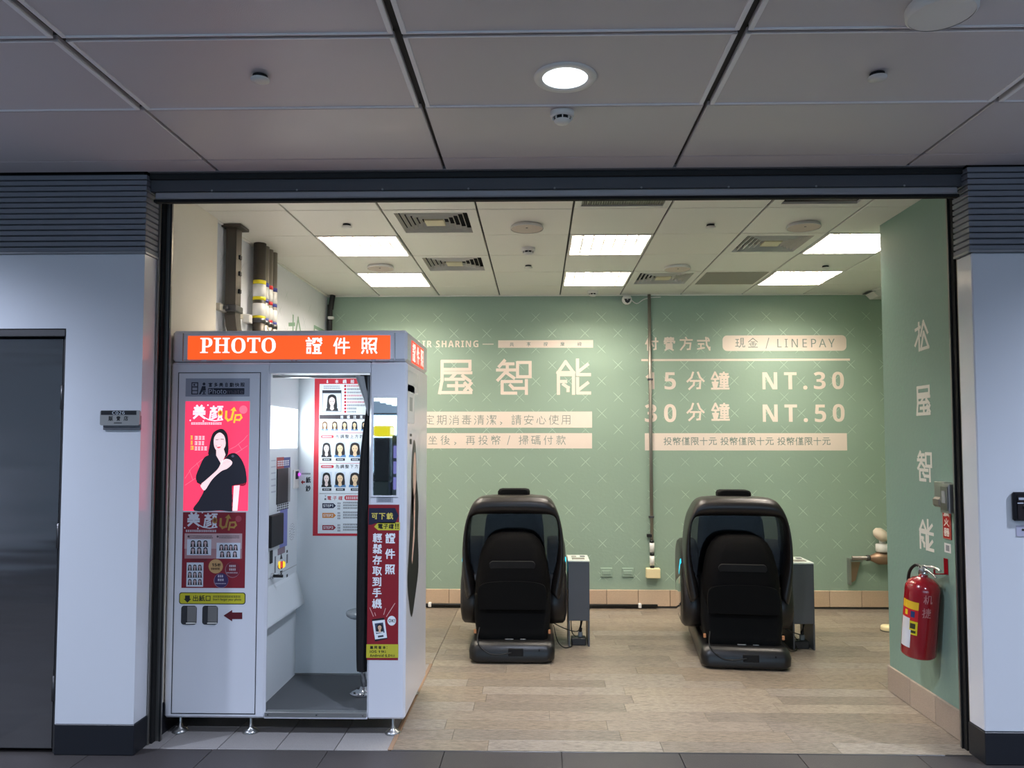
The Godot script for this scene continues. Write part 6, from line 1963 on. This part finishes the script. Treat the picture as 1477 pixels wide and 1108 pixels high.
	part(bx, "body", Solid.new().extrude(PackedVector2Array([Vector2(-0.06, 0.0), Vector2(0.2, 0.0), Vector2(0.2, -0.06), Vector2(0.0, -0.06)]), -0.1, 0.08).done(), cache["white_plastic"])
	part(bx, "flap", Solid.new().box(Vector3(-0.05, -0.012, 0.0), Vector3(0.06, 0.004, 0.16)).done(), cache["steel_dark"])
	# room sign on the left panel
	var zf := -3.97
	var sg := thing("room_sign", "grey room sign reading C026 on the white panel beside the door", "sign", Vector3(-2.19, 1.735, zf))
	part(sg, "back_plate", Solid.new().box(Vector3(0.004, -0.02, 0.006), Vector3(0.2, 0.075, 0.012), 0.003).done(), mt("sign_grey_dark", rgb(120, 121, 126), 0.5, 0.3))
	part(sg, "plate", Solid.new().extrude(rounded(-0.105, -0.035, 0.105, 0.044, 0.01), 0.012, 0.024).done(), mt("sign_grey", rgb(158, 158, 156), 0.42, 0.2))
	var p := Print.new(self, Vector3(-2.19, 1.735, zf + 0.0242), Vector3.RIGHT)
	p.rect(Vector2(-0.1, 0.042), Vector2(0.088, 0.02), rgb(16, 18, 26))
	p.row("販賣店", Vector2(-0.06, 0.014), Vector2(0.046, -0.011), rgb(24, 24, 26), 0.12)
	p.rect(Vector2(-0.03, -0.019), Vector2(0.012, -0.0225), rgb(70, 70, 72))
	p.rect(Vector2(-0.03, -0.0235), Vector2(0.012, -0.026), rgb(70, 70, 72))
	p.up()
	p.latin("C026", Vector2(-0.04, 0.039), Vector2(0.026, 0.0225), rgb(214, 222, 232), "Droid Sans", false, 4)
	p.done(sg, "lettering")
	# access reader and its label on the right panel
	var zr := -3.95
	var rd := thing("card_reader", "black glossy access reader on the white panel at the right", "card reader", Vector3(2.475, 1.287, zr))
	part(rd, "case", Solid.new().box(Vector3(0, 0, 0.012), Vector3(0.145, 0.146, 0.024), 0.008).done(), mt("reader_black", rgb(26, 24, 28), 0.15))
	part(rd, "face", Solid.new().box(Vector3(0.004, -0.004, 0.026), Vector3(0.118, 0.118, 0.004), 0.001).done(), mt("reader_face", rgb(40, 34, 36), 0.1))
	part(rd, "display_strip", Solid.new().box(Vector3(0.0, 0.04, 0.029), Vector3(0.1, 0.012, 0.003), 0.001).done(), mt("reader_strip", rgb(190, 194, 208), 0.3))
	part(rd, "key_strip", Solid.new().box(Vector3(-0.042, 0.018, 0.029), Vector3(0.03, 0.006, 0.003), 0.001).done(), mt("reader_strip", rgb(190, 194, 208), 0.3))
	part(rd, "lens", Solid.new().smooth().tube([Vector3(-0.01, 0.0, 0.027), Vector3(-0.01, 0.0, 0.032)], 0.018, 16).done(), cache["black"])
	var lb := thing("reader_label", "small pale label plate with a black dot under the access reader", "label", Vector3(2.47, 1.163, zr))
	part(lb, "plate", Solid.new().box(Vector3(0.004, 0, 0.002), Vector3(0.1, 0.056, 0.004), 0.001).done(), mt("label_pale", rgb(188, 186, 206), 0.4))
	part(lb, "dot", Solid.new().smooth().tube([Vector3(-0.014, 0.006, 0.004), Vector3(-0.014, 0.006, 0.006)], 0.006, 12).done(), cache["black"])

# ---------------------------------------------------------------- fire extinguisher and its neighbours

func build_extinguisher() -> void:
	var xw := PILLAR
	# shutter key box
	var kb := thing("shutter_switch_box", "stainless steel shutter switch box on the green return wall", "switch box", Vector3(xw, 1.31, -4.28))
	part(kb, "box", Solid.new().span(Vector3(-0.07, -0.085, -0.005), Vector3(0, 0.075, 0.09), 0.004).done(), cache["steel"])
	part(kb, "door", Solid.new().span(Vector3(-0.076, -0.07, 0.01), Vector3(-0.07, 0.06, 0.08), 0.002).done(), cache["steel_rail"])
	part(kb, "label_plate", Solid.new().span(Vector3(-0.078, -0.03, 0.028), Vector3(-0.076, 0.035, 0.062)).done(), mt("label_grey", rgb(150, 152, 152), 0.5))
	part(kb, "side_cover", Solid.new().span(Vector3(-0.045, -0.02, -0.115), Vector3(0, 0.08, -0.006), 0.003).done(), cache["steel"])
	part(kb, "cap", Solid.new().span(Vector3(-0.065, -0.06, -0.105), Vector3(0, -0.005, -0.02), 0.012).done(), cache["pipe_steel"])
	# red sign
	var sg := thing("extinguisher_sign", "narrow red fire extinguisher sign with white characters on the green return wall", "sign", Vector3(xw, 1.16, -4.345))
	part(sg, "plate", Solid.new().span(Vector3(-0.006, -0.09, -0.043), Vector3(0, 0.09, 0.043), 0.002).done(), mt("sign_red", rgb(184, 32, 26), 0.35))
	var p := Print.new(self, Vector3(xw - 0.0062, 1.16, -4.345), Vector3(0, 0, 1))
	p.row("滅火器", Vector2(-0.03, 0.083), Vector2(0.03, -0.075), rgb(244, 230, 214), 0.12, 0.8, true)
	for e in [[-0.04, 0.087, 0.04, 0.085], [-0.04, -0.085, 0.04, -0.087], [-0.04, 0.085, -0.038, -0.085], [0.038, 0.085, 0.04, -0.085]]:
		p.rect(Vector2(e[0], e[1]), Vector2(e[2], e[3]), rgb(236, 200, 170))
	p.done(sg, "lettering")
	var qs := thing("inspection_sticker", "small white inspection sticker below the red sign", "sticker", Vector3(xw, 1.02, -4.35))
	part(qs, "paper", Solid.new().span(Vector3(-0.001, -0.026, -0.034), Vector3(0, 0.026, 0.034)).done(), cache["white_plastic"])
	part(qs, "print_patch", Solid.new().span(Vector3(-0.0016, -0.016, -0.016), Vector3(-0.001, 0.016, 0.018)).done(), mt("patch_grey", rgb(150, 150, 150), 0.6))
	# wall hook
	var hk := thing("extinguisher_bracket", "red wall hook holding the fire extinguisher", "bracket", Vector3(xw, 0.915, -4.37))
	part(hk, "plate", Solid.new().span(Vector3(-0.004, -0.045, -0.022), Vector3(0, 0.045, 0.022), 0.002).done(), cache["red_paint"])
	part(hk, "hook", Solid.new().span(Vector3(-0.07, -0.045, -0.008), Vector3(-0.004, -0.038, 0.008), 0.002).span(Vector3(-0.07, -0.045, -0.008), Vector3(-0.064, -0.015, 0.008), 0.002).done(), cache["red_paint"])
	# extinguisher hanging a little askew
	var e := thing("fire_extinguisher", "red fire extinguisher with labels hanging on the green return wall", "fire extinguisher", Vector3(2.185, 0.392, -4.5))
	e.rotation = Vector3(deg_to_rad(8.0), 0, deg_to_rad(-1.0))
	var r := 0.093
	var body := Solid.new().smooth()
	body.lathe([Vector2(0.0, 0.006), Vector2(0.07, 0.004), Vector2(0.084, 0.0), Vector2(0.09, 0.006), Vector2(r, 0.014), Vector2(r, 0.2), Vector2(r, 0.385), Vector2(0.09, 0.405), Vector2(0.078, 0.428), Vector2(0.056, 0.447), Vector2(0.032, 0.457), Vector2(0.024, 0.462), Vector2(0.024, 0.478), Vector2(0.0, 0.478)], 40)
	part(e, "cylinder", body.done(), cache["red_paint"])
	part(e, "collar", Solid.new().smooth().lathe([Vector2(0.022, 0.47), Vector2(0.027, 0.474), Vector2(0.027, 0.492), Vector2(0.018, 0.496), Vector2(0.018, 0.52), Vector2(0.0, 0.522)], 20).done(), cache["chrome"])
	part(e, "handle", Solid.new().smooth().tube(curve([Vector3(-0.01, 0.515, -0.03), Vector3(0.0, 0.525, 0.02), Vector3(0.02, 0.535, 0.07), Vector3(0.03, 0.53, 0.12)], 5), 0.008, 8).done(), cache["chrome"])
	part(e, "lever", Solid.new().smooth().tube(curve([Vector3(-0.01, 0.505, -0.01), Vector3(0.01, 0.502, 0.05), Vector3(0.02, 0.485, 0.1)], 5), 0.006, 8).done(), cache["chrome"])
	part(e, "safety_pin", Solid.new().smooth().tube(curve([Vector3(-0.024, 0.505, 0.0), Vector3(-0.034, 0.52, 0.01), Vector3(-0.036, 0.505, 0.024), Vector3(-0.026, 0.492, 0.014)], 4), 0.003, 6).done(), cache["chrome"])
	part(e, "hose", Solid.new().smooth().tube(curve([Vector3(-0.01, 0.51, -0.02), Vector3(-0.02, 0.512, -0.05), Vector3(-0.03, 0.47, -0.09), Vector3(-0.03, 0.4, -0.108), Vector3(-0.03, 0.2, -0.108), Vector3(-0.03, 0.08, -0.106)], 5), 0.009, 8).done(), cache["cable_black"])
	part(e, "gauge", Solid.new().smooth().tube([Vector3(-0.018, 0.5, 0.02), Vector3(-0.03, 0.5, 0.026)], 0.016, 14).done(), cache["steel"])
	# labels wrapped on the cylinder: patches of the curved surface; the angle is measured from the concourse side towards the bay
	var wrap := func(called: String, a0: float, a1: float, y0: float, y1: float, lift: float, col: Color) -> void:
		var s := Solid.new().smooth()
		var seg := 8
		for i in seg:
			var q := []
			for k in [[i, y0], [i + 1, y0], [i + 1, y1], [i, y1]]:
				var a := deg_to_rad(lerpf(a0, a1, float(k[0]) / seg))
				q.append(Vector3(-sin(a), 0, cos(a)) * (r + lift) + Vector3(0, k[1], 0))
			s.quad(q[0], q[1], q[2], q[3], q[0] * Vector3(1, 0, 1))
		part(e, called, s.done(), mt("ext_" + col.to_html(), col, 0.45))
	wrap.call("label_band", 35.0, 100.0, 0.285, 0.33, 0.0008, rgb(236, 190, 40))
	wrap.call("label_field", 35.0, 100.0, 0.22, 0.285, 0.0008, rgb(206, 28, 40))
	wrap.call("label_picture", 35.0, 66.0, 0.14, 0.218, 0.0008, rgb(226, 206, 36))
	wrap.call("paper_tag", 62.0, 100.0, 0.16, 0.23, 0.0012, rgb(226, 222, 220))
	wrap.call("paper_tag", 56.0, 98.0, 0.06, 0.165, 0.0018, rgb(224, 224, 228))
	wrap.call("picture_mark", 72.0, 84.0, 0.245, 0.275, 0.0014, rgb(240, 200, 40))
	wrap.call("picture_mark", 46.0, 60.0, 0.24, 0.275, 0.0014, rgb(30, 60, 110))
	wrap.call("picture_mark", 42.0, 60.0, 0.175, 0.205, 0.0014, rgb(60, 60, 30))
	wrap.call("picture_mark", 40.0, 60.0, 0.15, 0.165, 0.0014, rgb(60, 60, 30))
	# characters on the label and stencilled on the cylinder
	var s2 := Solid.new()
	var letter := func(ch: String, amid: float, aw: float, yt: float, yb: float, wd: float) -> void:
		var lift := r + 0.0022
		for st in strokes(ch):
			for i in range(0, st.size() - 2, 2):
				var n := 3
				for k in n:
					var f0 := float(k) / n
					var f1 := float(k + 1) / n
					var q := []
					for f in [f0, f1]:
						var gx := lerpf(st[i], st[i + 2], f) / 100.0
						var gy := lerpf(st[i + 1], st[i + 3], f) / 100.0
						q.append(Vector2((amid + aw / 2 - gx * aw) * PI / 180.0 * r, lerpf(yt, yb, gy)))
					var d: Vector2 = (q[1] - q[0]).normalized()
					var nn := Vector2(-d.y, d.x) * wd / 2
					var c4 := []
					for h in [q[0] - nn - d * wd * 0.3, q[1] - nn + d * wd * 0.3, q[1] + nn + d * wd * 0.3, q[0] + nn - d * wd * 0.3]:
						var a: float = h.x / r
						c4.append(Vector3(-sin(a) * lift, h.y, cos(a) * lift))
					s2.quad(c4[0], c4[1], c4[2], c4[3], c4[0] * Vector3(1, 0, 1))
					lift += 0.000004
	letter.call("机", 8.0, 26.0, 0.38, 0.33, 0.0045)
	letter.call("捷", 10.0, 26.0, 0.305, 0.25, 0.0045)
	part(e, "stencil_lettering", s2.done(), mt("stencil", rgb(196, 120, 120), 0.5))
	s2 = Solid.new()
	var i := 0
	for ch in ["", "", "", "滅", "火", "器"]:
		if GLYPHS.has(ch):
			letter.call(ch, 92.0 - i * 10.0, 8.0, 0.322, 0.296, 0.0022)
		i += 1
	part(e, "label_lettering", s2.done(), mt("label_red", rgb(176, 40, 30), 0.5))
